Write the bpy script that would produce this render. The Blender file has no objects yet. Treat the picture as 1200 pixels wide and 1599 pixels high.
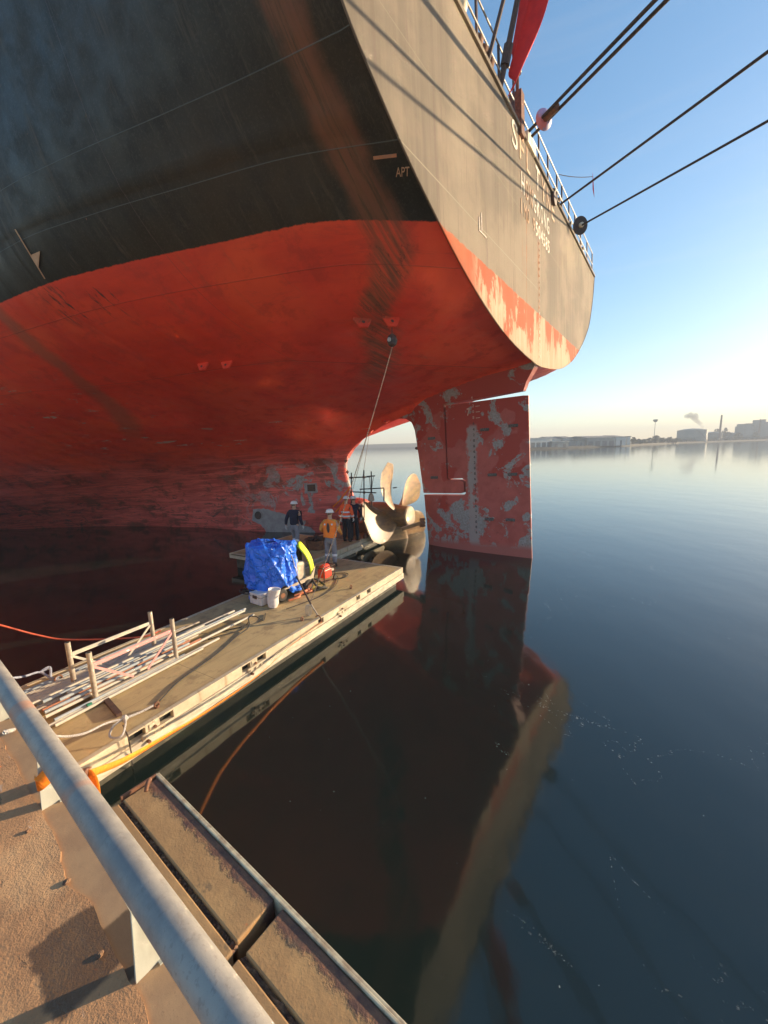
import bpy, bmesh, math, random
import numpy as np
from mathutils import Vector, Matrix
random.seed(7)
R = math.radians
sc = bpy.context.scene
COL = sc.collection

# ------------------------------------------------------------------ camera
CAM = Vector((0, 0, 4.2))
F_PX, PITCH, ROLL = 608.85, 0.1647, -0.0259
vF = Vector((0, math.cos(PITCH), -math.sin(PITCH)))
vD = Vector((0, -math.sin(PITCH), -math.cos(PITCH)))
vR = Vector((1, 0, 0))
cR = vR*math.cos(ROLL) - vD*math.sin(ROLL)
cD = vD*math.cos(ROLL) + vR*math.sin(ROLL)
cam_d = bpy.data.cameras.new('camera')
cam = bpy.data.objects.new('camera', cam_d); COL.objects.link(cam)
cam_d.sensor_fit = 'HORIZONTAL'; cam_d.sensor_width = 36.0
cam_d.lens = 36.0*F_PX/1200.0
cam_d.clip_start = 0.05; cam_d.clip_end = 9000
cam.matrix_world = Matrix(((cR.x, -cD.x, -vF.x, CAM.x), (cR.y, -cD.y, -vF.y, CAM.y), (cR.z, -cD.z, -vF.z, CAM.z), (0, 0, 0, 1)))
sc.camera = cam

# ------------------------------------------------------------------ world, sun, exposure
SUN_AZ, SUN_EL = R(68), R(11.0)
w = bpy.data.worlds.new("World"); sc.world = w; w.use_nodes = True
wn = w.node_tree; bg = wn.nodes['Background']
sky = wn.nodes.new('ShaderNodeTexSky'); sky.sky_type = 'NISHITA'; sky.sun_disc = False
sky.sun_elevation = SUN_EL; sky.sun_rotation = SUN_AZ
sky.air_density = 1.0; sky.dust_density = 0.45; sky.ozone_density = 2.5; sky.altitude = 0
# thin high cloud low over the horizon
_tc = wn.nodes.new('ShaderNodeTexCoord'); _mp = wn.nodes.new('ShaderNodeVectorMath'); _mp.operation = 'MULTIPLY'; _mp.inputs[1].default_value = (1.2, 1.2, 16)
_nz = wn.nodes.new('ShaderNodeTexNoise'); _nz.inputs['Scale'].default_value = 2.2; _nz.inputs['Detail'].default_value = 7; _nz.inputs['Roughness'].default_value = .6; _nz.inputs['Distortion'].default_value = .5
_mr = wn.nodes.new('ShaderNodeMapRange'); _mr.interpolation_type = 'SMOOTHSTEP'; _mr.inputs[1].default_value = .46; _mr.inputs[2].default_value = .78; _mr.inputs[3].default_value = 0; _mr.inputs[4].default_value = .05
_mx = wn.nodes.new('ShaderNodeMix'); _mx.data_type = 'RGBA'; _mx.inputs[7].default_value = (3.2, 2.8, 2.4, 1)
wn.links.new(_tc.outputs['Generated'], _mp.inputs[0]); wn.links.new(_mp.outputs[0], _nz.inputs['Vector']); wn.links.new(_nz.outputs['Fac'], _mr.inputs[0])
_gm = wn.nodes.new('ShaderNodeGamma'); _gm.inputs[1].default_value = .72; wn.links.new(sky.outputs[0], _gm.inputs[0])
_hs = wn.nodes.new('ShaderNodeHueSaturation'); _hs.inputs['Saturation'].default_value = 1.32; wn.links.new(_gm.outputs[0], _hs.inputs['Color'])
wn.links.new(_mr.outputs[0], _mx.inputs[0]); wn.links.new(_hs.outputs[0], _mx.inputs[6])
wn.links.new(_mx.outputs[2], bg.inputs[0]); bg.inputs[1].default_value = 0.148
sd = bpy.data.lights.new('sun', 'SUN'); sd.energy = 4.7; sd.angle = R(0.5); sd.color = (1.0, 0.77, 0.50)
sun = bpy.data.objects.new('sun', sd); COL.objects.link(sun)
SDIR = Vector((math.sin(SUN_AZ)*math.cos(SUN_EL), math.cos(SUN_AZ)*math.cos(SUN_EL), math.sin(SUN_EL)))
sun.rotation_euler = SDIR.to_track_quat('Z', 'Y').to_euler(); sun.location = (40, 10, 40)
sc.view_settings.view_transform = 'Standard'; sc.view_settings.look = 'None'
sc.view_settings.exposure = 1.32; sc.view_settings.gamma = 1.0
sc.render.engine = 'CYCLES'
sc.cycles.max_bounces = 8; sc.cycles.diffuse_bounces = 4; sc.cycles.glossy_bounces = 4
sc.cycles.volume_bounces = 0
sc.cycles.caustics_reflective = True; sc.cycles.blur_glossy = 0.0
sc.cycles.sample_clamp_indirect = 0.0

# ------------------------------------------------------------------ frames of reference
YAW, TRIM = 0.6395872, 0.0431726
vA0 = Vector((math.cos(YAW), -math.sin(YAW), 0)); vN = Vector((math.sin(YAW), math.cos(YAW), 0)); vU = Vector((0, 0, 1))
vA = vA0*math.cos(TRIM) + vU*math.sin(TRIM); vK = vU*math.cos(TRIM) - vA0*math.sin(TRIM)
SO = vN*14.433
def mat(o, a, n, k):
    return Matrix(((a.x, n.x, k.x, o.x), (a.y, n.y, k.y, o.y), (a.z, n.z, k.z, o.z), (0, 0, 0, 1)))
M_SHIP = mat(SO, vA, vN, vK)          # ship frame: x aft, y starboard, z up
M_QUAY = mat(SO - vA0*.097, vA0, vN, vU)         # quay frame: the same, level
pU = Vector((.496, .868, 0)).normalized(); pV = Vector((-.868, .496, 0)).normalized()
M_PON = mat(Vector((-3.93, 3.7, 0)), pU, pV, vU)   # pontoon frame: x along, y across to the left
def ray(x, y): return vF + cR*((x-600)/F_PX) + cD*((y-799.5)/F_PX)
def at_z(x, y, z):
    r = ray(x, y); return CAM + r*((z-CAM.z)/r.z)
def at_d(x, y, D):
    r = ray(x, y); return CAM + r*(D/r.y)

# ------------------------------------------------------------------ mesh helpers
class MB:
    def __init__(s): s.v = []; s.f = []; s.mi = []; s.m = 0
    def add(s, vs, fs):
        o = len(s.v); s.v += [tuple(v) for v in vs]; s.f += [tuple(i+o for i in f) for f in fs]; s.mi += [s.m]*len(fs)
        return s
    def box(s, x0, x1, y0, y1, z0, z1, M=None):
        vs = [Vector((x, y, z)) for z in (z0, z1) for y in (y0, y1) for x in (x0, x1)]
        if M: vs = [M @ v for v in vs]
        return s.add(vs, [(0, 2, 3, 1), (4, 5, 7, 6), (0, 1, 5, 4), (2, 6, 7, 3), (0, 4, 6, 2), (1, 3, 7, 5)])
    def tube(s, pts, r, n=8, cap=True):
        pts = [Vector(p) for p in pts]; rs = r if hasattr(r, '__len__') else [r]*len(pts)
        vs = []; fs = []; prev = None
        for i, p in enumerate(pts):
            t = (pts[min(i+1, len(pts)-1)] - pts[max(i-1, 0)]).normalized()
            if prev is None:
                u = t.cross(Vector((0, 0, 1)));
                if u.length < 1e-3: u = t.cross(Vector((1, 0, 0)))
            else: u = prev - t*prev.dot(t)
            u.normalize(); prev = u; v = t.cross(u)
            for k in range(n):
                a = 2*math.pi*k/n; vs.append(p + u*(math.cos(a)*rs[i]) + v*(math.sin(a)*rs[i]))
        for i in range(len(pts)-1):
            for k in range(n):
                a = i*n+k; b = i*n+(k+1) % n; fs.append((a, b, b+n, a+n))
        if cap: fs.append(tuple(range(n))[::-1]); fs.append(tuple(range((len(pts)-1)*n, len(pts)*n)))
        return s.add(vs, fs)
    def lathe(s, prof, o=(0, 0, 0), ax=(0, 0, 1), n=20, cap=True):
        ax = Vector(ax).normalized(); u = ax.cross(Vector((0, 0, 1)))
        if u.length < 1e-3: u = Vector((1, 0, 0))
        u.normalize(); v = ax.cross(u); o = Vector(o); vs = []; fs = []
        for (r, h) in prof:
            for k in range(n):
                a = 2*math.pi*k/n; vs.append(o + ax*h + u*(r*math.cos(a)) + v*(r*math.sin(a)))
        for i in range(len(prof)-1):
            for k in range(n):
                a = i*n+k; b = i*n+(k+1) % n; fs.append((a, b, b+n, a+n))
        if cap: fs.append(tuple(range(n))[::-1]); fs.append(tuple(range((len(prof)-1)*n, len(prof)*n)))
        return s.add(vs, fs)
    def prism(s, poly, z0, z1, M=None):
        n = len(poly); vs = [Vector((x, y, z0)) for x, y in poly] + [Vector((x, y, z1)) for x, y in poly]
        if M: vs = [M @ v for v in vs]
        return s.add(vs, [tuple(range(n))[::-1], tuple(range(n, 2*n))] + [(i, (i+1) % n, (i+1) % n+n, i+n) for i in range(n)])
    def bar(s, p0, p1, a, b, up=(0, 0, 1)):
        p0, p1 = Vector(p0), Vector(p1); t = (p1-p0).normalized(); u = t.cross(Vector(up)).normalized(); v = u.cross(t)
        vs = [p + u*(sx*a/2) + v*(sy*b/2) for p in (p0, p1) for sy in (-1, 1) for sx in (-1, 1)]
        return s.add(vs, [(0, 2, 3, 1), (4, 5, 7, 6), (0, 1, 5, 4), (2, 6, 7, 3), (0, 4, 6, 2), (1, 3, 7, 5)])
    def grid(s, fn, nu, nv):
        vs = [fn(i/(nu-1), j/(nv-1)) for i in range(nu) for j in range(nv)]
        return s.add(vs, [(i*nv+j, (i+1)*nv+j, (i+1)*nv+j+1, i*nv+j+1) for i in range(nu-1) for j in range(nv-1)])
    def build(s, name, mats, parent=None, smooth=False, M=None, bevel=0, label=None, angle=35, fixn=False):
        me = bpy.data.meshes.new(name); me.from_pydata(s.v, [], s.f)
        mats = mats if isinstance(mats, (list, tuple)) else [mats]
        for m in mats: me.materials.append(m)
        if len(mats) > 1:
            for p, k in zip(me.polygons, s.mi): p.material_index = k
        me.validate(); me.update()
        if fixn:
            b = bmesh.new(); b.from_mesh(me); bmesh.ops.remove_doubles(b, verts=b.verts, dist=1e-5)
            bmesh.ops.recalc_face_normals(b, faces=b.faces); b.to_mesh(me); b.free()
        if smooth:
            for p in me.polygons: p.use_smooth = True
            if smooth == 'auto': me.set_sharp_from_angle(angle=R(angle))
        o = bpy.data.objects.new(name, me); COL.objects.link(o)
        if M is not None: o.matrix_world = M
        if parent: o.parent = parent
        if bevel:
            bm_ = o.modifiers.new('bevel', 'BEVEL'); bm_.width = bevel; bm_.segments = 2; bm_.limit_method = 'ANGLE'; bm_.angle_limit = R(40)
        if label: o['label'] = label
        return o
def tag(o, label, cat, group=None, kind=None):
    if label: o['label'] = label
    if cat: o['category'] = cat
    if group: o['group'] = group
    if kind: o['kind'] = kind
    return o
def thing(name, label, cat, loc=(0, 0, 0), rz=0, group=None, M=None):
    o = bpy.data.objects.new(name, None); COL.objects.link(o); o.empty_display_size = .2
    if M is not None: o.matrix_world = M
    else: o.location = loc; o.rotation_euler = (0, 0, rz)
    return tag(o, label, cat, group)
def catenary(a, b, sag, n=14):
    a, b = Vector(a), Vector(b)
    return [a.lerp(b, i/n) + Vector((0, 0, -4*sag*(i/n)*(1-i/n))) for i in range(n+1)]
def spline(pts, n=8):
    P = [Vector(p) for p in pts]; P = [P[0]] + P + [P[-1]]; out = []
    for i in range(1, len(P)-2):
        for k in range(n):
            t = k/n; out.append(.5*((2*P[i]) + (-P[i-1]+P[i+1])*t + (2*P[i-1]-5*P[i]+4*P[i+1]-P[i+2])*t*t + (-P[i-1]+3*P[i]-3*P[i+1]+P[i+2])*t**3))
    return out + [P[-2]]

# ------------------------------------------------------------------ material helpers
class G:
    def __init__(s, name):
        s.mat = bpy.data.materials.new(name); s.mat.use_nodes = True; s.t = s.mat.node_tree
        s.b = s.t.nodes['Principled BSDF']; s.tc = s.t.nodes.new('ShaderNodeTexCoord')
        s.p = s.tc.outputs['Object']; s._xyz = None
    def link(s, v, inp):
        if hasattr(v, 'is_output'): s.t.links.new(v, inp)
        elif hasattr(v, '__len__'):
            inp.default_value = tuple(v) if (len(v) == 4 or inp.type == 'VECTOR') else (v[0], v[1], v[2], 1.0)
        else: inp.default_value = v
    def m(s, op, a, b=0.0, c=0.0):
        n = s.t.nodes.new('ShaderNodeMath'); n.operation = op
        for i, v in enumerate((a, b, c)): s.link(v, n.inputs[i])
        return n.outputs[0]
    def xyz(s):
        if not s._xyz:
            n = s.t.nodes.new('ShaderNodeSeparateXYZ'); s.t.links.new(s.p, n.inputs[0]); s._xyz = n.outputs
        return s._xyz
    def scale(s, sx, sy, sz):
        n = s.t.nodes.new('ShaderNodeVectorMath'); n.operation = 'MULTIPLY'; s.t.links.new(s.p, n.inputs[0]); n.inputs[1].default_value = (sx, sy, sz); return n.outputs[0]
    def noise(s, sc_=1.0, det=4.0, rough=.55, vec=None, dist=0.0, col=False):
        n = s.t.nodes.new('ShaderNodeTexNoise'); s.t.links.new(vec or s.p, n.inputs['Vector'])
        n.inputs['Scale'].default_value = sc_; n.inputs['Detail'].default_value = det; n.inputs['Roughness'].default_value = rough; n.inputs['Distortion'].default_value = dist
        return n.outputs['Color' if col else 'Fac']
    def vor(s, sc_=1.0, vec=None, feat='F1'):
        n = s.t.nodes.new('ShaderNodeTexVoronoi'); n.feature = feat; s.t.links.new(vec or s.p, n.inputs['Vector']); n.inputs['Scale'].default_value = sc_
        return n.outputs['Distance']
    def ss(s, x, lo, hi, a=0.0, b=1.0):
        n = s.t.nodes.new('ShaderNodeMapRange'); n.interpolation_type = 'SMOOTHSTEP'; n.clamp = True
        s.link(x, n.inputs[0]); n.inputs[1].default_value = lo; n.inputs[2].default_value = hi; n.inputs[3].default_value = a; n.inputs[4].default_value = b
        if lo > hi:
            n.inputs[1].default_value = hi; n.inputs[2].default_value = lo; n.inputs[3].default_value = b; n.inputs[4].default_value = a
        return n.outputs[0]
    def mix(s, f, a, b):
        n = s.t.nodes.new('ShaderNodeMix'); n.data_type = 'RGBA'; s.link(f, n.inputs[0]); s.link(a, n.inputs[6]); s.link(b, n.inputs[7]); return n.outputs[2]
    def mul(s, *a):
        r = a[0]
        for b in a[1:]: r = s.m('MULTIPLY', r, b)
        return r
    def band(s, x, lo, hi, e):
        return s.mul(s.ss(x, lo-e, lo+e), s.ss(x, hi+e, hi-e))
    def done(s, col, rough=.6, metal=0.0, bump=None, bs=.3, bd=.02, spec=None):
        s.link(col, s.b.inputs['Base Color']); s.link(rough, s.b.inputs['Roughness']); s.link(metal, s.b.inputs['Metallic'])
        if spec is not None: s.b.inputs['Specular IOR Level'].default_value = spec
        if bump is not None:
            n = s.t.nodes.new('ShaderNodeBump'); n.inputs['Strength'].default_value = bs; n.inputs['Distance'].default_value = bd
            s.link(bump, n.inputs['Height']); s.t.links.new(n.outputs[0], s.b.inputs['Normal'])
        return s.mat
def simple(name, c1, c2=None, sc_=8.0, rough=.6, metal=0.0, bs=.15, bd=.01, streak=None, lo=.35, hi=.65, spec=None):
    g = G(name); c2 = c2 or tuple(x*.7 for x in c1)
    v = g.scale(*streak) if streak else None
    n = g.noise(sc_, 5, .6, vec=v); f = g.ss(n, lo, hi)
    return g.done(g.mix(f, c1, c2), rough, metal, bump=n, bs=bs, bd=bd, spec=spec)
HAZE = True
# ------------------------------------------------------------------ materials of the ship
def hull_paint():
    g = G('hull_paint'); X, Y, Z = g.xyz()
    big = g.noise(.35, 5, .6); mid = g.noise(1.6, 6, .65); fine = g.noise(9, 5, .7)
    vst = g.noise(1.0, 6, .7, vec=g.scale(3.2, .6, .16))           # vertical streaks
    hst = g.noise(1.0, 6, .7, vec=g.scale(.35, .35, 2.6))          # plate / waterline streaks
    hst2 = g.noise(1.0, 6, .75, vec=g.scale(.5, .6, 5.0), dist=.6)
    # black topside
    blk = g.mix(g.ss(vst, .35, .7), (.007, .009, .005), (.019, .021, .013))
    blk = g.mix(g.ss(big, .4, .7, 0, .6), blk, (.040, .036, .026)); blk = g.mix(g.mul(g.ss(g.noise(1.0, 7, .8, vec=g.scale(6, 1, .22)), .52, .64), g.ss(mid, .40, .6), .7), blk, (.075, .062, .04)); blk = g.mix(g.ss(g.noise(26, 4, .8), .52, .62, 0, .55), blk, (.05, .046, .035))
    blk = g.mix(g.mul(g.ss(fine, .66, .74), g.ss(mid, .5, .6)), blk, (.20, .10, .05))
    # red underwater paint
    red = g.mix(g.ss(hst, .3, .7), (.84, .070, .030), (.66, .052, .028))
    red = g.mix(g.ss(big, .42, .62, 0, .7), red, (.88, .11, .04))
    red = g.mix(g.ss(mid, .52, .66, 0, .45), red, (.46, .045, .028)); red = g.mix(g.mul(g.ss(hst2, .55, .66), g.ss(big, .42, .5), .3), red, (.40, .05, .04)); red = g.mix(g.mul(g.ss(vst, .58, .68), .25), red, (.42, .09, .05))
    pink = g.mix(g.ss(hst2, .35, .65), (.78, .15, .115), (.42, .065, .05))
    pink = g.mix(g.mul(g.ss(g.noise(.9, 8, .75), .5, .6), g.ss(hst2, .4, .5)), pink, (.24, .065, .045))
    low = g.ss(g.m('ADD', Z, g.m('MULTIPLY', g.m('SUBTRACT', big, .5), 2.4)), 5.4, 4.2)
    red = g.mix(low, red, pink)
    # wear: pale bare patches and scratches near the skeg
    sk = g.mul(g.ss(X, -19.5, -14.5), g.ss(Z, 4.6, 3.6))
    gm = g.mul(g.ss(g.noise(.95, 8, .62, dist=.8), .56, .585), sk)
    red = g.mix(gm, red, g.mix(g.ss(fine, .4, .6), (.36, .36, .35), (.27, .24, .22)))
    foul = g.mul(g.ss(g.noise(1.0, 8, .8, vec=g.scale(.8, .8, 2.2), dist=1.5), .56, .6), g.ss(Z, 3.9, 2.8), g.ss(X, -13.5, -15))
    red = g.mix(foul, red, (.11, .05, .035))
    sc1 = g.mul(g.ss(g.noise(1.0, 5, .6, vec=g.scale(.7, .7, 9)), .59, .63), g.band(X, -21, -15.5, .5), g.band(Z, 5.0, 7.6, .3), g.ss(mid, .52, .56))
    sc2 = g.mul(g.ss(hst2, .70, .73), g.ss(Z, 4.5, 3.8), g.ss(mid, .5, .6))
    red = g.mix(g.m('MAXIMUM', sc1, sc2), red, (.55, .40, .34))
    edge = g.m('ADD', Z, g.m('MULTIPLY', g.m('SUBTRACT', fine, .5), .05))
    col = g.mix(g.ss(edge, 8.68, 8.70), red, blk)
    drip = g.mul(g.ss(g.noise(1.0, 5, .7, vec=g.scale(2.6, .5, .7)), .60, .66), g.band(X, -12.3, -10.2, .25), g.band(Z, 8.05, 8.66, .12))
    col = g.mix(drip, col, (.05, .035, .03))
    # rust and mud runs
    def run(x0, k, z0, wd):
        dz = g.m('MAXIMUM', g.m('SUBTRACT', z0, Z), 0.0)
        c = g.m('SUBTRACT', x0, g.mul(dz, dz, k))
        d = g.m('ABSOLUTE', g.m('ADD', g.m('SUBTRACT', X, c), g.m('MULTIPLY', g.m('SUBTRACT', g.noise(1.2, 5, .6), .5), .5)))
        return g.ss(d, wd, wd*.25)
    v1 = run(-4.5, 1.0, 8.7, .42); v2 = run(-14.2, .45, 8.6, .42)
    st = g.ss(g.noise(1.0, 6, .7, vec=g.scale(9, .5, .35)), .35, .6)
    col = g.mix(g.mul(v1, g.ss(Z, 6.5, 7.1), g.m('ADD', g.m('MULTIPLY', st, .75), .20)), col, g.mix(st, (.30, .13, .06), (.19, .075, .04)))
    col = g.mix(g.mul(v2, g.ss(Z, 5.3, 6.2), .55), col, (.26, .12, .07))
    crack = g.mul(g.ss(Z, 6.9, 7.4), g.ss(g.m('ABSOLUTE', g.m('SUBTRACT', g.noise(1.0, 5, .65, vec=g.scale(2.2, .7, .5)), .5)), .010, .002), v1, g.ss(Z, 9.2, 8.6), .6)
    col = g.mix(crack, col, (.04, .025, .02))
    # welded seams
    def seam(z, wd): return g.ss(g.m('ABSOLUTE', g.m('SUBTRACT', Z, z)), wd, wd*.4)
    s1 = g.m('MAXIMUM', seam(9.42, .007), seam(10.25, .008)); s2 = g.m('MAXIMUM', seam(8.18, .01), seam(7.05, .008))
    col = g.mix(g.m('MULTIPLY', s1, .65), col, (.12, .15, .14)); col = g.mix(g.m('MULTIPLY', s2, .3), col, (.16, .03, .02))
    vs_ = g.ss(g.m('ABSOLUTE', g.m('SUBTRACT', g.m('FRACT', g.m('DIVIDE', X, 5.7)), .5)), .0016, .0006)
    col = g.mix(g.m('MULTIPLY', vs_, .35), col, (.10, .06, .05))
    fr = g.m('SINE', g.m('MULTIPLY', X, 8.4)); dent = g.mul(fr, g.ss(g.noise(.5, 2), .35, .6))
    h = g.m('ADD', g.m('ADD', g.m('MULTIPLY', dent, .45), vs_), g.m('ADD', g.m('MULTIPLY', g.m('ADD', s1, s2), .7), g.m('ADD', g.m('MULTIPLY', fine, .35), g.m('MULTIPLY', g.noise(.8, 3, .5), 1.6))))
    return g.done(col, g.ss(mid, .3, .7, .38, .66), bump=h, bs=.45, bd=.025)
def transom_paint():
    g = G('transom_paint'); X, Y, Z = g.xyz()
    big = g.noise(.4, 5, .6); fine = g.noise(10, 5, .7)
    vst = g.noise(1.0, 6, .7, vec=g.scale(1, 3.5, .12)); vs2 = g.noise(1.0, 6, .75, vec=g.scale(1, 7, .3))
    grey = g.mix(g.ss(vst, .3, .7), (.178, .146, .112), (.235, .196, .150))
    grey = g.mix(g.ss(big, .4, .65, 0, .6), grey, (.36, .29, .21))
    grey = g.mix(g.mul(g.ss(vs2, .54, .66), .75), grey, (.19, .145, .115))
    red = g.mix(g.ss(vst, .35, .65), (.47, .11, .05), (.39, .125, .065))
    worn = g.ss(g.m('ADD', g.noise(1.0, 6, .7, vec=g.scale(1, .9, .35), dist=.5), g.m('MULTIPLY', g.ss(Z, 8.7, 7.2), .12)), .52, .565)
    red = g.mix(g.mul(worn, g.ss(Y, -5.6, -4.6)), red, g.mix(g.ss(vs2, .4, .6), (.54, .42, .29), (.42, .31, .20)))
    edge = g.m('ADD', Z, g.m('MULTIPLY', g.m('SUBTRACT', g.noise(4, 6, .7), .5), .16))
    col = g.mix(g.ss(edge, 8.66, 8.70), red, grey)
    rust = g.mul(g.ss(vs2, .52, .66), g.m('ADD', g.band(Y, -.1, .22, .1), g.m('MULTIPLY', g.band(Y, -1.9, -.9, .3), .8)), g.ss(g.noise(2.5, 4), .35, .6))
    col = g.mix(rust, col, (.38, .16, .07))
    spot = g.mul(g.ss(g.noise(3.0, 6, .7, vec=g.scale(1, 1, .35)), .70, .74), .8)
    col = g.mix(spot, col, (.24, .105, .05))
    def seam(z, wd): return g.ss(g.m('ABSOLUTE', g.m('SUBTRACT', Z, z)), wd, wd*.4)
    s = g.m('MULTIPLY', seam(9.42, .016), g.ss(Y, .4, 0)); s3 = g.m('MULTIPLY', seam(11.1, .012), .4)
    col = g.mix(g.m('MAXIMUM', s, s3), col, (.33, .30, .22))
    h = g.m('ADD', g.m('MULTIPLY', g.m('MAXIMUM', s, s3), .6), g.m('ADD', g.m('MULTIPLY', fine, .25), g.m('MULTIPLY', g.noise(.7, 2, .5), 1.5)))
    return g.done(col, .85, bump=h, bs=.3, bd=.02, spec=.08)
def rudder_paint():
    g = G('rudder_paint'); X, Y, Z = g.xyz()
    big = g.noise(.6, 6, .6); fine = g.noise(14, 5, .7); mid = g.noise(2.2, 6, .6)
    pink = g.mix(g.ss(mid, .35, .65), (.44, .10, .085), (.36, .075, .06))
    red = (.36, .040, .028)
    c = g.mix(g.ss(g.m('ADD', g.m('MULTIPLY', g.m('SUBTRACT', Z, 4.3), .09), g.noise(.75, 4, .45)), .50, .53), pink, red)
    blot = g.m('ADD', g.m('ADD', g.m('MULTIPLY', g.noise(.85, 9, .72, dist=.6), .8), g.m('MULTIPLY', g.noise(3.5, 6, .7), .2)), g.m('MULTIPLY', g.ss(Z, 2.6, .4), .07))
    grey = g.ss(blot, .548, .560)
    c = g.mix(grey, c, g.mix(g.ss(fine, .35, .65), (.33, .34, .34), (.24, .22, .21)))
    lane = g.mul(g.band(g.m('ADD', X, g.m('MULTIPLY', g.m('SUBTRACT', mid, .5), .35)), -6.3, -5.95, .06), g.ss(Z, 5.3, 5.1), g.ss(g.noise(3, 4), .40, .46))
    c = g.mix(lane, c, (.33, .29, .28))
    halo = g.mul(g.ss(g.noise(20, 5, .7), .3, .6), 0.0); fo = g.mul(g.ss(g.noise(5, 8, .8, dist=1), .60, .63), g.ss(g.noise(.7, 3), .5, .56), g.ss(Z, 3.2, 2.2))
    c = g.mix(fo, c, (.045, .035, .03))
    c = g.mix(g.ss(g.noise(6, 6, .7), .70, .72, 0, .8), c, (.20, .06, .045))
    c = g.mix(g.ss(Z, .75, .45), c, (.36, .115, .10))
    return g.done(c, .6, bump=g.m('ADD', g.m('MULTIPLY', grey, .3), fine), bs=.3, bd=.006)
MAT = {}
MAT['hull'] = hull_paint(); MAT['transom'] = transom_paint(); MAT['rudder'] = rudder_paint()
MAT['bronze'] = simple('propeller_bronze', (.31, .19, .08), (.17, .105, .055), 1.6, rough=.45, metal=.0, bs=.2, streak=(1, 1, 3))
MAT['rust'] = simple('rusty_steel', (.23, .10, .05), (.12, .055, .035), 12, rough=.8, bs=.4)
MAT['dark_steel'] = simple('dark_steel', (.06, .035, .03), (.10, .05, .035), 10, rough=.6)
MAT['white_rail'] = simple('worn_white_paint', (.55, .50, .43), (.38, .28, .20), 6, rough=.5)
MAT['cream'] = simple('cream_lettering', (.80, .74, .58), (.62, .52, .38), 5, rough=.6)
MAT['rustletter'] = simple('rust_stained_lettering', (.60, .42, .26), (.46, .25, .13), 3, rough=.7)
MAT['orange_mark'] = simple('orange_mark', (.55, .24, .12), (.42, .22, .13), 9)
MAT['pale_mark'] = simple('pale_mark', (.72, .60, .48), (.5, .36, .3), 14)
MAT['dark_mark'] = simple('dark_mark', (.03, .03, .03), (.09, .05, .04), 14)
MAT['rope_dark'] = simple('dark_rope', (.055, .035, .03), (.10, .07, .05), 60, rough=.9, bs=.6)
MAT['flag_red'] = simple('red_cloth', (.75, .02, .02), (.62, .015, .02), 3, rough=.8)
MAT['white_cloth'] = simple('white_cloth', (.8, .78, .75), (.7, .68, .66), 3, rough=.8)

# ------------------------------------------------------------------ the ship
ship = thing('cargo_ship', 'huge cargo ship with black and red hull seen from under its stern', 'ship', M=M_SHIP)
TR=[(7.0,.3),(7.1,1.5),(7.32,3.1),(7.67,4.47),(8.04,5.55),(8.46,6.5),(8.81,7.17),(9.18,7.85),(9.74,8.7),(10.38,9.5),(11.2,10.1),(12.2,10.65),(13.3,11.0)]
ST={-3.7:TR,
-5.4:[(6.6,.3),(6.72,1.6),(6.98,3.6),(7.3,5.3),(7.7,6.7),(8.2,7.8),(8.69,8.5),(9.42,9.2),(10.4,9.95),(11.8,10.7),(13.3,11.2)],
-7.2:[(6.3,.3),(6.42,1.6),(6.66,3.6),(7.0,5.5),(7.4,7.0),(8.0,8.4),(8.69,9.3),(9.42,9.93),(10.4,10.5),(11.8,11.0),(13.3,11.4)],
-9.4:[(5.8,.3),(5.95,1.4),(6.2,3.2),(6.6,5.3),(7.1,7.3),(7.8,9.1),(8.69,10.25),(9.42,10.78),(10.4,11.2),(11.8,11.5),(13.3,11.8)],
-11.4:[(5.2,.3),(5.4,1.1),(5.7,2.3),(6.15,4.3),(6.7,6.7),(7.4,8.9),(8.1,10.3),(8.69,11.0),(9.42,11.45),(10.4,11.75),(11.8,11.95),(13.3,12.15)],
-13.4:[(-2,.35),(1,.6),(1.6,.65),(2.5,.5),(3.8,.5),(4.6,.95),(5.1,1.7),(5.6,3.0),(6.1,4.9),(6.7,7.4),(7.3,9.3),(8,10.7),(8.69,11.5),(9.42,11.85),(10.4,12.1),(13.3,12.4)],
-15.5:[(-2,.8),(0.8,1.5),(1.6,1.5),(3,1.3),(4,1.4),(4.7,2.0),(5.2,3.1),(5.8,5.1),(6.5,7.9),(7.2,10.0),(8,11.3),(8.69,11.9),(9.42,12.2),(10.4,12.4),(13.3,12.6)],
-17.5:[(-2,1.6),(0.8,2.35),(2.5,2.3),(3.6,2.5),(4.4,3.2),(5.0,4.5),(5.6,6.5),(6.3,9.0),(7.1,10.9),(8,11.9),(8.69,12.25),(10.4,12.6),(13.3,12.75)],
-20.5:[(-2,2.0),(0.9,3.1),(2.5,3.4),(3.5,4.0),(4.3,5.3),(5.0,7.3),(5.8,9.6),(6.8,11.4),(7.8,12.2),(8.69,12.5),(10.4,12.75),(13.3,12.85)],
-24:[(-2,2.6),(1.0,4.5),(2.2,5.3),(3.2,6.6),(4.2,8.6),(5.2,10.4),(6.3,11.8),(7.5,12.5),(9,12.8),(13.3,12.9)],
-28:[(-2,3.6),(1.2,6.9),(2.2,8.2),(3.4,10.0),(4.8,11.6),(6.2,12.4),(8,12.8),(13.3,12.9)],
-33:[(-2,6.2),(0,9.2),(1.4,10.8),(3,11.9),(4.5,12.5),(6.5,12.8),(13.3,12.9)],
-40:[(-2,9.5),(-.5,11.6),(1.5,12.5),(4,12.85),(13.3,12.9)],
-50:[(-2,11.6),(-.5,12.7),(1.5,12.9),(13.3,12.9)],
-110:[(-2,11.6),(-.5,12.7),(1.5,12.9),(13.3,12.9)],
-140:[(-2,6.0),(1.5,8.5),(6,10),(13.3,12)],
-160:[(-2,.3),(1.5,.6),(6,1.2),(13.3,4)]}
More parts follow.
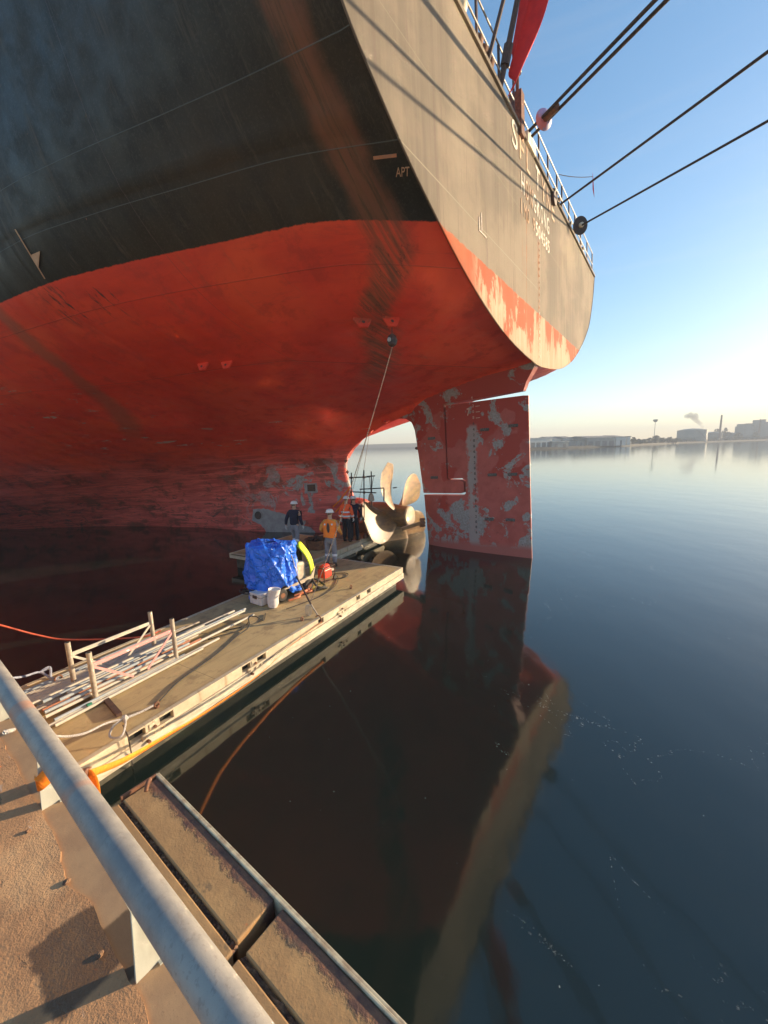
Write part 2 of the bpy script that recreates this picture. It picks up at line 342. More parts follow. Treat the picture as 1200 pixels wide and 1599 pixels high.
PROF=[(-3.68,7.0),(-4.5,6.8),(-6,6.52),(-8,6.15),(-9.3,5.88),(-10.4,5.62),(-11.3,5.27),(-12.1,4.87),(-12.6,4.5),(-12.83,4.1),(-12.88,3.6),(-12.68,2.87),(-12.48,2.3),(-12.2,1.9),(-12.1,1.4),(-12.2,.9),(-12.5,.4),(-12.6,-2.0)]
def pch(x,y,q):
    x=np.array(x,float);y=np.array(y,float);h=np.diff(x);d=np.diff(y)/h
    m=np.zeros_like(y)
    for i in range(1,len(x)-1):
        if d[i-1]*d[i]>0:
            w1=2*h[i]+h[i-1];w2=h[i]+2*h[i-1];m[i]=(w1+w2)/(w1/d[i-1]+w2/d[i])
    m[0]=d[0];m[-1]=d[-1]
    q=np.asarray(q,float);i=np.clip(np.searchsorted(x,q)-1,0,len(x)-2)
    t=(q-x[i])/h[i];t=np.clip(t,0,None)
    tt=np.clip(t,0,1)
    r=(2*tt**3-3*tt**2+1)*y[i]+(tt**3-2*tt**2+tt)*h[i]*m[i]+(-2*tt**3+3*tt**2)*y[i+1]+(tt**3-tt**2)*h[i]*m[i+1]
    return r
def half_breadth(xs,zs):
    xs=np.asarray(xs,float);zs=np.asarray(zs,float)
    kx=sorted(ST);T=[]
    for s in kx:
        z,y=zip(*ST[s]);v=pch(z,y,np.clip(zs,z[0],z[-1]));T.append(v)
    T=np.array(T);G=np.zeros((len(xs),len(zs)))
    for j in range(len(zs)):G[:,j]=pch(kx,T[:,j],xs)
    # light smoothing in x (keeps the transom row)
    for _ in range(3):
        S=G.copy();S[1:-1]=(G[:-2]+2*G[1:-1]+G[2:])/4
        S2=S.copy();S2[:,1:-1]=(S[:,:-2]+2*S[:,1:-1]+S[:,2:])/4
        S2[-1]=G[-1];G=S2
    # signed distance to the centreline profile
    X,Z=np.meshgrid(xs,zs,indexing='ij');D=np.full(X.shape,1e9)
    poly=PROF+[(-200,-2.0),(-200,30),(-3.68,30)]
    inside=np.zeros(X.shape,bool)
    for (x0,z0),(x1,z1) in zip(poly,poly[1:]+poly[:1]):
        c=((z0>Z)!=(z1>Z))
        with np.errstate(all='ignore'):xi=(x1-x0)*(Z-z0)/(z1-z0)+x0
        inside^=c&(X<xi)
    for (x0,z0),(x1,z1) in zip(PROF[:-1],PROF[1:]):
        dx,dz=x1-x0,z1-z0;t=np.clip(((X-x0)*dx+(Z-z0)*dz)/(dx*dx+dz*dz),0,1)
        D=np.minimum(D,np.hypot(X-x0-t*dx,Z-z0-t*dz))
    d=np.where(inside,D,-D)
    e=.34*np.sqrt(np.clip(d,0,.3)/.3)+np.clip(d-.3,0,None)*9
    return np.where(d>0,np.minimum(G,e),np.minimum(d*4,-1e-3))

def hull_mesh(sign):
    xs = np.unique(np.round(np.concatenate([np.arange(-160, -36, 4), np.arange(-36, -14, .2), np.arange(-14, -13.1, .08), np.arange(-13.1, -12.0, .04), np.arange(-12.0, -3.75, .12), [-3.7]]), 3))
    zs = np.unique(np.round(np.concatenate([np.arange(-2, .2, .2), np.arange(.2, 9.6, .055), np.arange(9.6, 13.2, .16), [13.2]]), 3))
    F = half_breadth(xs, zs); nx, nz = F.shape
    verts = []; ids = {}; faces = []
    def vid(k, p):
        if k not in ids: ids[k] = len(verts); verts.append(p)
        return ids[k]
    def corner(i, j): return vid(('c', i, j), (float(xs[i]), sign*float(F[i, j]), float(zs[j])))
    def cross(i, j, i2, j2):
        a, b = F[i, j], F[i2, j2]; t = a/(a-b); k = ('e',) + tuple(sorted([(i, j), (i2, j2)]))
        return vid(k, (float(xs[i]+(xs[i2]-xs[i])*t), 0.0, float(zs[j]+(zs[j2]-zs[j])*t)))
    for i in range(nx-1):
        for j in range(nz-1):
            cs = [(i, j), (i+1, j), (i+1, j+1), (i, j+1)]; s_ = [F[c] > 0 for c in cs]
            if not any(s_): continue
            poly = []
            for q in range(4):
                c, d = cs[q], cs[(q+1) % 4]
                if s_[q]: poly.append(corner(*c))
                if s_[q] != s_[(q+1) % 4]: poly.append(cross(c[0], c[1], d[0], d[1]))
            if len(poly) >= 3: faces.append(tuple(poly if sign < 0 else poly[::-1]))
    return verts, faces
mb = MB()
for sg in (-1, 1): mb.add(*hull_mesh(sg))
hull = mb.build('hull', MAT['hull'], ship, smooth=True)
# transom plate, a tube added to catch a lit edge and the deck
wz, wy = zip(*TR); tz = np.linspace(7.0, 13.2, 60); ty = pch(wz, wy, tz)
out = [(-y, z) for y, z in zip(ty[::-1], tz[::-1])] + [(y, z) for y, z in zip(ty, tz)]
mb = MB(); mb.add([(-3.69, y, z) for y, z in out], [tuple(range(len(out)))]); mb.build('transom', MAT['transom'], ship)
mb = MB(); mb.tube([(-3.69, y, z) for y, z in out], .022, 6); mb.build('edge_rim', MAT['transom'], ship, smooth=True)
dx = np.array(list(np.arange(-160, -36, 4)) + list(np.arange(-36, -3.7, 1)) + [-3.7]); dy = half_breadth(dx, [13.0, 13.2])[:, 1]
mb = MB(); n_ = len(dx)
mb.add([(x, -y+.01, 13.19) for x, y in zip(dx, dy)] + [(x, y-.01, 13.19) for x, y in zip(dx, dy)], [(i, i+1, n_+i+1, n_+i) for i in range(n_-1)])
mb.build('deck', MAT['rust'], ship)
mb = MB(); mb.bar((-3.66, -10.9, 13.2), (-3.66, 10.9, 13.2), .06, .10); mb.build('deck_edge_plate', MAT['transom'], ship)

# rudder horn with head box, and the rudder blade
def foil(poly, half, le, te, name, m, parent, depth=None):
    """profile polygon in x-z, lens thickness across x"""
    bm = bmesh.new(); vs = [bm.verts.new((x, 0, z)) for x, z in poly]; bm.faces.new(vs)
    x0 = min(x for x, z in poly); x1 = max(x for x, z in poly); z0 = min(z for x, z in poly); z1 = max(z for x, z in poly)
    k = x0+.22
    while k < x1:
        bmesh.ops.bisect_plane(bm, geom=bm.verts[:]+bm.edges[:]+bm.faces[:], plane_co=(k, 0, 0), plane_no=(1, 0, 0)); k += .22
    k = z0+.5
    while k < z1:
        bmesh.ops.bisect_plane(bm, geom=bm.verts[:]+bm.edges[:]+bm.faces[:], plane_co=(0, 0, k), plane_no=(0, 0, 1)); k += .5
    fr = [tuple(v.co) for v in bm.verts]; fc = [[v.index for v in f.verts] for f in bm.faces]
    bm.verts.index_update(); fc = [[v.index for v in f.verts] for f in bm.faces]
    bd = [(e.verts[0].index, e.verts[1].index) for e in bm.edges if len(e.link_faces) == 1]; bm.free()
    mb = MB(); n = len(fr); V = []
    for s in (-1, 1):
        for (x, _, z) in fr: V.append((x, s*half(x, z), z))
    fs = [tuple(f) for f in fc] + [tuple(i+n for i in f[::-1]) for f in fc] + [(a, b, b+n, a+n) for a, b in bd]
    mb.add(V, fs); return mb.build(name, m, parent, smooth='auto', fixn=True, angle=40)
def naca(t, c0, c1, th):
    u = min(1, max(0, (t-c0)/(c1-c0))); return th*(.05 + .95*2.6*(.2969*math.sqrt(u)-.126*u-.3516*u*u+.2843*u**3-.1015*u**4)/.26*.5*1.0)
def le(z): return -8.76+(5.58-z)*(.0835) + (.42-.0)*max(0, (2.57-z))*0
def horn_h(x, z):
    b = naca(x, le(z)-.02, -3.9, .43)
    return b + max(0, z-5.55)*.13*(1+0*x)
horn_poly = [(-10.6, 5.95), (-10.0, 5.86), (-9.5, 5.83), (-9.15, 5.78), (-8.9, 5.60), (-8.74, 5.25), (-8.66, 4.8), (-8.58, 4.2), (-8.50, 3.4), (-8.41, 2.60), (-6.62, 2.60), (-6.50, 2.66), (-6.50, 3.04), (-6.62, 3.12), (-7.18, 3.14), (-7.22, 3.2), (-7.24, 6.14), (-6.0, 6.16), (-4.16, 6.22), (-4.05, 6.5), (-3.74, 6.99), (-3.9, 7.6), (-6, 7.0), (-8.5, 6.6), (-10.4, 6.15)]
foil(horn_poly, horn_h, 0, 0, 'rudder_horn', MAT['rudder'], ship)
rud_poly = [(-8.38, 2.51), (-8.36, 1.9), (-8.31, 1.0), (-8.27, .27), (-8.2, -1.4), (-3.92, -1.4), (-3.95, .35), (-3.99, 3), (-4.02, 6.04), (-4.2, 6.06), (-7.16, 6.07), (-7.16, 3.22), (-7.1, 3.18), (-6.55, 3.2), (-6.42, 3.1), (-6.42, 2.6), (-6.52, 2.51)]
foil(rud_poly, lambda x, z: naca(x, le(z)-.02, -3.9, .43), 0, 0, 'rudder_blade', MAT['rudder'], ship)
def on_rud(x, z, off=.012): return (x, -(naca(x, le(z)-.02, -3.9, .43))-off, z)
def text_mesh(name, body, size, M, m, parent, depth=.006, width=None, sp=1.0):
    cu = bpy.data.curves.new(name, 'FONT'); cu.body = body; cu.size = size; cu.extrude = depth; cu.space_character = sp
    to = bpy.data.objects.new('tmp', cu); COL.objects.link(to)
    dg = bpy.context.evaluated_depsgraph_get(); me = bpy.data.meshes.new_from_object(to.evaluated_get(dg))
    bpy.data.objects.remove(to)
    xs_ = [v.co.x for v in me.vertices]; ys_ = [v.co.y for v in me.vertices]; x0, x1, y0, y1 = min(xs_), max(xs_), min(ys_), max(ys_)
    sx = (width/(x1-x0)) if width else 1; sy = size/(y1-y0)
    for v in me.vertices: v.co = Vector(((v.co.x-x0)*sx, (v.co.y-y0)*sy, v.co.z))
    me.transform(M); me.materials.clear(); me.materials.append(m); me.update()
    o = bpy.data.objects.new(name, me); COL.objects.link(o); o.parent = parent; return o
def MT(o, ex, ey, ez): return mat(Vector(o), Vector(ex), Vector(ey), Vector(ez))
ty_ = (0, 1, 0); tzz = (0, 0, 1); tx = (1, 0, 0)
for ch, y, wd, z0, hh, mm in [('S', -2.5, .46, 12.44, .66, 'cream'), ('F', -1.85, .40, 12.43, .66, 'rustletter'), ('L', -1.2, .36, 12.42, .66, 'rustletter'),
                              ('T', -.25, .46, 12.40, .66, 'cream'), ('Y', .40, .50, 12.38, .66, 'rustletter'), ('N', 1.08, .46, 12.36, .66, 'rustletter'), ('E', 1.75, .40, 12.34, .66, 'rustletter')]:
    text_mesh('ship_name_letter', ch, hh, MT((-3.68, y, z0), ty_, tzz, tx), MAT[mm], ship, width=wd)
for i, ch in enumerate('HONGKONG'):
    text_mesh('port_name_letter', ch, .52, MT((-3.68, -1.72+i*.405, 11.62), ty_, tzz, tx), MAT['rustletter' if i in (1, 2) else 'cream'], ship, width=.28)
for i, ch in enumerate('IMO 9504585'):
    if ch != ' ': text_mesh('number_letter', ch, .40, MT((-3.68, -1.76+i*.30, 11.02), ty_, tzz, tx), MAT['rustletter' if i < 5 else 'cream'], ship, width=.05 if ch == 'I' else .20)
# little draught marks down the middle of the transom
for k in range(22):
    z = 7.25+k*.2
    text_mesh('draught_mark', str((k*2) % 10), .1, MT((-3.68, .10, z), ty_, tzz, tx), MAT['cream' if k < 8 else 'orange_mark'], ship, width=.06)
mb = MB(); mb.box(-3.70, -3.675, -4.80, -4.77, 9.3, 9.75); mb.box(-3.70, -3.675, -4.95, -4.50, 9.30, 9.33); mb.box(-3.70, -3.675, -4.95, -4.92, 9.34, 9.6); mb.build('transom_mark', MAT['pale_mark'], ship)
# draught numerals on the rudder
for z, s_, mm in [(6.22, '4', 'pale_mark'), (5.93, '2', 'pale_mark'), (5.72, '0', 'pale_mark'), (5.5, '8', 'pale_mark'), (5.28, '6', 'dark_mark')] + [(5.06-.21*k, '42086'[k % 5], 'dark_mark') for k in range(20)]:
    q = on_rud(-6.05, z); q = (q[0], q[1]-(.02 if z > 6 else .0), q[2]-.06)
    if z > 6.1: q = (q[0], -horn_h(-6.05, z)-.02, q[2])
    text_mesh('draught_number', s_, .10, MT(q, (1, 0, 0), (0, 0, 1), (0, -1, 0)), MAT[mm], ship, width=.06)
    if z < 6 and z > 5.4:
        mb = MB(); mb.box(-5.92, -5.76, q[1]-.006, q[1]+.02, z-.05, z-.03); mb.build('draught_line', MAT['pale_mark'], ship)
q = on_rud(-6.25, 5.7); text_mesh('draught_number', '7', .27, MT((-6.27, q[1], 5.58), (1, 0, 0), (0, 0, 1), (0, -1, 0)), MAT['pale_mark'], ship, width=.12)
# sacrificial anodes on rudder and horn
for x, z in [(-5.6, 5.0), (-4.55, 5.05), (-5.35, 3.3), (-4.6, 3.3), (-7.85, 4.85), (-7.8, 3.25), (-5.5, 1.6), (-4.7, 1.6)]:
    q = on_rud(x, z, 0)
    mb = MB(); mb.box(x-.17, x+.17, q[1]-.05, q[1]+.03, z-.055, z+.055)
    a = mb.build('anode', simple('anode_metal', (.16, .16, .155), (.07, .06, .055), 30, rough=.8) if 'anode' not in MAT else MAT['anode'], ship, bevel=.02); MAT['anode'] = a.data.materials[0]

# stern tube boss and propeller
zs_ = 1.53
mb = MB(); mb.lathe([(.2, -3.6), (.72, -1.9), (.80, -.9), (.80, -.2), (.74, .12), (.66, .25)], (-12.0, 0, zs_), (1, 0, 0), 32)
mb.build('stern_tube_boss', MAT['hull'], ship, smooth='auto')
prop = bpy.data.objects.new('propeller', None)
mb = MB(); mb.lathe([(.52, -.02), (.60, .1), (.62, .7), (.60, 1.3), (.52, 1.75), (.475, 2.2), (.465, 2.45), (.44, 2.48)], (-11.72, 0, zs_), (1, 0, 0), 40)
prop = mb.build('propeller', MAT['bronze'], ship, smooth='auto', angle=30)
mb = MB(); mb.lathe([(.40, 0), (.40, .03), (.06, .035)], (-9.245, 0, zs_), (1, 0, 0), 32); mb.build('hub_cap', MAT['bronze'], prop, smooth='auto')
def blade(theta):
    Rr, pitch = 2.50, 3.4; NU, NV = 15, 17; V = []
    for side in (1, -1):
        for i in range(NU):
            u = i/(NU-1); r = .50+(Rr-.50)*u
            ch = 1.70*(.52+1.10*u-.02*u*u)*math.sqrt(max(0.0, 1-u**5))*.95+.02
            th = (.16*(1-u)**1.4+.022)
            phi = math.atan2(pitch, 2*math.pi*r*1.0); skew = .35*u*u-.10*u
            for j in range(NV):
                s = (j/(NV-1)-.5); tk = th*math.sqrt(max(0, 1-(2*s)**2))*.5*side
                ax = s*ch*math.sin(phi) + tk*math.cos(phi) - .10*u
                tg = s*ch*math.cos(phi) - tk*math.sin(phi)
                an = theta + tg/r + skew
                V.append((-10.02-ax, r*math.sin(an), zs_+r*math.cos(an)))
    n = NU*NV; fs = []
    for o_, fl in ((0, False), (n, True)):
        for i in range(NU-1):
            for j in range(NV-1):
                q = (o_+i*NV+j, o_+(i+1)*NV+j, o_+(i+1)*NV+j+1, o_+i*NV+j+1); fs.append(q[::-1] if fl else q)
    return MB().add(V, fs).build('propeller_blade', MAT['bronze'], prop, smooth='auto', fixn=True, angle=60)
for th in (-26, 46, 118, 190, 262): blade(R(th))

# lifting lugs on the hull plating
_hx = np.arange(-34, -3.7, .1); _hz = np.arange(0, 13.2, .05); _HF = half_breadth(_hx, _hz)
def hy(x, z):
    i = (x-_hx[0])/.1; j = (z-_hz[0])/.05; i0 = int(min(max(i, 0), len(_hx)-2)); j0 = int(min(max(j, 0), len(_hz)-2)); u = min(1, i-i0); v = j-j0
    return (_HF[i0, j0]*(1-u)+_HF[i0+1, j0]*u)*(1-v) + (_HF[i0, j0+1]*(1-u)+_HF[i0+1, j0+1]*u)*v
def hframe(x, z):
    e = .15; p = Vector((x, -hy(x, z), z)); ax = (Vector((x+e, -hy(min(x+e, -3.72), z), z))-p).normalized(); up = (Vector((x, -hy(x, z+e), z+e))-p).normalized()
    nn = ax.cross(up).normalized(); up = nn.cross(ax).normalized(); return p, ax, up, nn
def lug(x, z, s=1.0, hole=True, m='hull'):
    p, ax, up, nn = hframe(x, z); c = Vector((1, 0, 0)) - nn*nn.x; dn = Vector((0, 0, -1))
    M = MT(p, ax, nn, ax.cross(nn)); mb = MB()
    poly = [(-.22*s, -.02), (.22*s, -.02), (.22*s, .06*s), (.10*s, .27*s), (-.10*s, .27*s), (-.22*s, .06*s)]
    mb.prism(poly, -.025, .025, M)
    mb.lathe([(.075*s, -.045), (.075*s, .045)], M @ Vector((0, .15*s, 0)), M.to_3x3() @ Vector((0, 0, 1)), 14)
    o = mb.build('lifting_lug', MAT[m], ship)
    mb = MB(); mb.lathe([(.04*s, -.05), (.04*s, .05)], M @ Vector((0, .15*s, 0)), M.to_3x3() @ Vector((0, 0, 1)), 12); mb.build('lug_eye', MAT['dark_mark'], o)
    return M @ Vector((0, .15*s, 0))
LUG1 = lug(-6.0, 7.54); LUG2 = lug(-5.51, 7.57); lug(-10.76, 7.17, .8); lug(-10.1, 7.14, .8)
LUG5 = lug(-11.06, 5.46, .8); lug(-10.1, 5.80, .8)
for (x, z) in [(-12.84, 4.15), (-12.8, 3.6)]:
    mb = MB(); mb.lathe([(.05, -.05), (.05, .05)], (x+.06, -.05, z), (0, 1, 0), 10); mb.tube([(x, -.02, z+.1), (x+.14, -.04, z), (x, -.02, z-.1)], .02, 6)
    mb.build('stern_frame_lug', MAT['rust'], ship)
mb = MB(); mb.lathe([(.05, -.06), (.05, .06)], (-8.72, 0, 4.5), (0, 1, 0), 10); mb.box(-8.75, -8.55, -.03, .03, 4.44, 4.56); mb.build('horn_lug', MAT['dark_steel'], ship)
# overboard pipe with the repainted grey patch, and the square sea grating
p, ax, up, nn = hframe(-17.22, 1.6)
mb = MB(); mb.lathe([(.26, -.12), (.26, .05), (.21, .05), (.20, -.1)], p, nn, 24, cap=False); o = mb.build('pipe_outlet', simple('grey_primer', (.36, .36, .35), (.28, .27, .27), 4), ship, smooth='auto'); MAT['primer'] = o.data.materials[0]
mb = MB(); mb.lathe([(.205, 0), (.205, .012)], p+nn*.012, nn, 24); mb.build('outlet_hole', MAT['dark_mark'], o)
def hull_patch(pts, name, m, off=.012, nseg=1):
    c = [sum(a)/len(pts) for a in zip(*pts)]; ring = []
    for i, (x, z) in enumerate(pts):
        x2, z2 = pts[(i+1) % len(pts)]
        for k in range(6):
            t = k/6; ring.append((x+(x2-x)*t+random.uniform(-.03, .03), z+(z2-z)*t+random.uniform(-.03, .03)))
    rings = [[(c[0]+(x-c[0])*s, c[1]+(z-c[1])*s) for x, z in ring] for s in (1, .8, .6, .4, .2)]
    V = []; 
    for rg in rings: V += [(x, -hy(x, z)-off, z) for x, z in rg]
    n = len(ring); fs = [(a*n+i, a*n+(i+1) % n, (a+1)*n+(i+1) % n, (a+1)*n+i) for a in range(4) for i in range(n)] + [tuple(range(4*n, 5*n))]
    return MB().add(V, fs).build(name, m, ship, smooth=True)
hull_patch([(-17.5, 1.95), (-16.9, 1.95), (-16.2, 1.75), (-15.5, 1.55), (-15.1, 1.1), (-14.6, .9), (-14.3, .5), (-16.7, .5), (-17.1, 1.1), (-17.6, 1.35)], 'primer_patch', MAT['primer'])
p, ax, up, nn = hframe(-14.51, 2.9)
hull_patch([(-14.85, 3.15), (-14.2, 3.15), (-14.2, 2.65), (-14.85, 2.65)], 'grating_surround', MAT['primer'], .014)
mb = MB(); M = MT(p+nn*.02, ax, up, nn); mb.box(-.21, .21, -.17, .17, 0, .02, M); o = mb.build('sea_grating', MAT['dark_mark'], ship)
mb = MB(); [mb.box(-.21, .21, -.15+k*.05, -.135+k*.05, .02, .03, M) for k in range(7)]; mb.build('grating_bars', MAT['rust'], o)
# marks painted on the port side
def side_text(txt, x, z, size, width, m, name='side_mark'):
    p, ax, up, nn = hframe(x, z); text_mesh(name, txt, size, MT(p+nn*.015, ax, up, nn), MAT[m], ship, width=width)
side_text('APT', -3.98, 9.12, .13, .24, 'dark_steel' if False else 'rustletter')
p, ax, up, nn = hframe(-3.98, 9.3); mb = MB(); mb.box(-.22, .18, -.02, .025, .01, .025, MT(p, ax, up, nn)); mb.build('tank_mark', MAT['orange_mark'], ship)
for x, z in [(-11.57, 9.14)]:
    p, ax, up, nn = hframe(x, z); M = MT(p, ax, up, nn); mb = MB(); mb.box(-.015, .015, -.45, .5, .01, .02, M); mb.prism([(.02, .02), (.35, .02), (.02, -.22)], .01, .02, M); mb.build('tug_mark', MAT['rustletter'], ship)
for x, z, s in [(-12.97, 5.91, .30), (-15.74, 5.37, .3), (-11.2, 5.55, .25)]:
    p, ax, up, nn = hframe(x, z); M = MT(p, ax, up, nn); mb = MB(); mb.box(-s, s, -.012, .012, .008, .016, M); mb.box(-.012, .012, -.10, .0, .008, .016, M); mb.box(.10, .12, -.10, 0, .008, .016, M); mb.build('frame_mark', MAT['pale_mark'], ship)

# deck edge: railing, flagstaff, fairleads, stern light
def rz(y): return 13.24
for y0, y1 in [(-10.6, -2.05), (-1.5, 10.7)]:
    for h in (.52, 1.06):
        mb = MB(); mb.tube([(-3.75, y0, rz(0)+h), (-3.75, y1, rz(0)+h)], .022, 6); mb.build('rail_bar', MAT['white_rail'], ship, smooth='auto')
for y in (-10.6, -9.1, -7.6, -6.1, -4.6, -3.2, -2.05, -1.5, .45, 1.6, 2.9, 3.7, 5.0, 6.2, 7.5, 9.2, 10.7):
    mb = MB(); mb.box(-3.79, -3.74, y-.03, y+.03, 13.2, 14.32); mb.build('rail_post', MAT['dark_steel'], ship)
mb = MB(); mb.tube([(-3.9, -3.0, 13.2), (-3.3, -3.15, 15.0), (-2.2, -3.35, 18.6)], [.075, .07, .045], 10); mb.lathe([(.12, 0), (.12, .4)], (-3.66, -3.05, 13.9), (.3, -.05, 1), 10)
staff = mb.build('flagstaff', MAT['dark_steel'], ship, smooth='auto')
mb = MB(); mb.tube([(-3.9, -3.9, 13.2), (-2.25, -3.38, 18.3)], .05, 8); mb.build('staff_stay', MAT['dark_steel'], ship, smooth='auto')
mb = MB(); mb.box(-3.95, -3.6, -1.9, -1.62, 13.0, 14.1); mb.tube([(-3.75, -1.76, 14.1), (-3.75, -1.76, 14.6)], .05, 8)
lt = mb.build('stern_light_bracket', MAT['rust'], ship, smooth='auto')
for k in range(2):
    mb = MB(); mb.lathe([(.11, 0), (.11, .16)], (-3.75, -1.76, 14.6+k*.26), (0, 0, 1), 16); mb.build('light_lens', MAT['cream'], lt, smooth='auto')
    mb = MB(); mb.lathe([(.13, 0), (.13, .09)], (-3.75, -1.76, 14.76+k*.26), (0, 0, 1), 16); mb.build('light_cap', MAT['dark_mark'], lt, smooth='auto')
mb = MB(); mb.box(-3.72, -3.6, -1.3, -.45, 13.12, 13.42); mb.build('name_light_box', MAT['cream'], ship, bevel=.02)
def fairlead(y, x=-3.95, s=1.0, m='rust'):
    mb = MB(); mb.lathe([(.24*s, 0), (.24*s, .05), (.14*s, .10), (.13*s, .40), (.20*s, .46), (.22*s, .52)], (x, y, 13.2), (0, 0, 1), 18); mb.build('fairlead_roller', MAT[m], ship, smooth='auto')
for y, m in [(-5.2, 'cream'), (-4.0, 'rust'), (-3.6, 'rust'), (2.7, 'dark_steel'), (3.4, 'rust'), (5.5, 'dark_steel'), (-4.3, 'rust'), (7.8, 'dark_steel'), (8.3, 'dark_steel')]: fairlead(y, m=m)
mb = MB(); mb.lathe([(.02, -.05), (.22, -.04), (.22, .04), (.02, .05)], (-3.62, 1.9, 13.0), (1, 0, 0), 20); mb.build('round_vent', MAT['dark_steel'], ship, smooth='auto')
# ------------------------------------------------------------------ mooring ropes, rat guards, flag
def rope(name, pts, r, m, label, cat, group=None, n=8):
    mb = MB(); mb.tube(pts, r, n); return tag(mb.build(name, m, smooth='auto'), label, cat, group)
def twist(name, c1, c2, sc_, rough=.8):
    g = G(name); n = g.noise(sc_, 3, .6); v = g.vor(sc_*1.6)
    return g.done(g.mix(g.ss(v, .2, .6), c1, c2), rough, bump=v, bs=.8, bd=.02)
MAT['mooring'] = twist('mooring_rope', (.09, .06, .045), (.025, .018, .016), 14)
L1V, L2V, L3V = (.29, -.95, -.08), (.17, -.98, -.13), (.20, -.97, -.14)
LN = {1: (Vector((4.54, 13.33, 13.33)), Vector(L1V).normalized(), 125),
      2: (Vector((6.93, 16.52, 13.10)), Vector(L2V).normalized(), 79),
      3: (Vector((8.37, 18.46, 13.17)), Vector(L3V).normalized(), 79)}
sidev = vN
for k, dy_, lb in [(1, 0, 'left strand of the double mooring rope with the red and white rat guard'), (1, .26, 'right strand of the double mooring rope with the red and white rat guard'),
                   (2, 0, 'single mooring rope without a rat guard, between the double rope and the lowest rope'), (3, 0, 'lowest mooring rope, running through the black round rat guard')]:
    p, d, L = LN[k]; p = p + sidev*dy_; e = p + d*L; e.z = max(e.z, 2.3)
    pts = catenary(p - d*.6, e, .35, 26)
    rope('mooring_rope', pts, .036 if k > 1 else .042, MAT['mooring'], lb, 'rope', 'mooring ropes leading aft from the stern')
p, d, L = LN[1]; c = p + d*.75 + sidev*.13
mb = MB(); mb.lathe([(.05, .05), (.16, .06), (.26, .0), (.27, -.02), (.05, .0)], c, d, 26)
gd = mb.build('rat_guard', simple('guard_red_lilac', (.70, .22, .22), (.45, .36, .55), 1.2, lo=.46, hi=.54), smooth='auto')
tag(gd, 'pinkish red and lilac rat guard cone on the double mooring rope', 'rat guard', 'rat guards on the mooring ropes')
mb = MB(); mb.tube([c, c+d*.5], .10, 10); o = mb.build('rope_sleeve', MAT['rust'], gd, smooth='auto')
p, d, L = LN[3]; c = p + d*.55
mb = MB(); mb.lathe([(.05, .03), (.33, .03), (.34, .0), (.33, -.03), (.05, -.03)], c, (d+Vector((0, .2, 0))).normalized(), 28)
gd = mb.build('rat_guard', simple('guard_black', (.03, .02, .02), (.06, .025, .02), 4), smooth='auto'); tag(gd, 'round black rat guard disc on the lowest mooring rope', 'rat guard', 'rat guards on the mooring ropes')
mb = MB(); mb.lathe([(.10, .03), (.09, .12), (.02, .13)], c, d, 14); mb.build('guard_hub', MAT['cream'], gd, smooth='auto')
# thin line with two little pennants strung outside the rail
def shipw(x, y, z): return M_SHIP @ Vector((x, y, z))
a_ = shipw(-3.7, 3.0, 14.35); b_ = shipw(-2.9, 5.0, 14.9)
ob = rope('signal_line', catenary(a_, b_, .05, 8), .012, MAT['mooring'], 'thin line strung from the stern rail to a small red pennant', 'line')
mb = MB(); pu = (b_-a_).normalized()
mb.add([b_+Vector((0, 0, .18)), b_+Vector((.06, .02, -.1)), b_+Vector((.16, .05, -.75)), b_+Vector((.05, .02, -.45)), b_+Vector((.03, .05, .15)), b_+Vector((.10, .07, -.45))], [(0, 1, 3), (1, 2, 3), (0, 4, 5, 1), (1, 5, 2), (0, 3, 4), (3, 2, 5, 4)])
tag(mb.build('pennant', MAT['flag_red']), 'small dark red pennant hanging where the middle mooring rope leaves the ship', 'pennant')

def flag_pt(s, t):
    # s down the hoist, t across the fly; a limp flag hanging off the raked staff
    top = shipw(-2.35, -3.05, 18.6); bot = shipw(-3.55, -2.85, 14.3)
    h = top.lerp(bot, s); fold = math.sin(t*11+s*6)*.13*(t**.7)
    wdt = (1.0-.95*max(0, s-.38)/.62) if s > .38 else 1.0
    out = vN*(.36*t*wdt*(.55+1.6*s)) + vA*(.15*t*wdt) + Vector((0, 0, -1.0*t - .9*t*t*(1-s)))
    return h + out + vA*fold
mb = MB(); mb.grid(lambda u, v: flag_pt(u, v), 26, 22)
fl = mb.build('flag', MAT['flag_red'], smooth=True); tag(fl, 'limp red flag with a white flower hanging from the raked staff on the stern', 'flag')
sl = fl.modifiers.new('solid', 'SOLIDIFY'); sl.thickness = .012
mb = MB()
for sgn in (.02, -.02):
    for q in range(5):
        a0 = q*2*math.pi/5; V = [Vector(flag_pt(.26, .5))]
        for rr, da in ((.06, -.5), (.14, -.35), (.18, .05), (.13, .4), (.06, .3)): V.append(Vector(flag_pt(.26+rr*.8*math.cos(a0+da), .5+rr*1.3*math.sin(a0+da))))
        mb.add([v+vN*-sgn+vA*sgn for v in V], [tuple(range(6))])
mb.build('flag_flower', MAT['white_cloth'], fl)

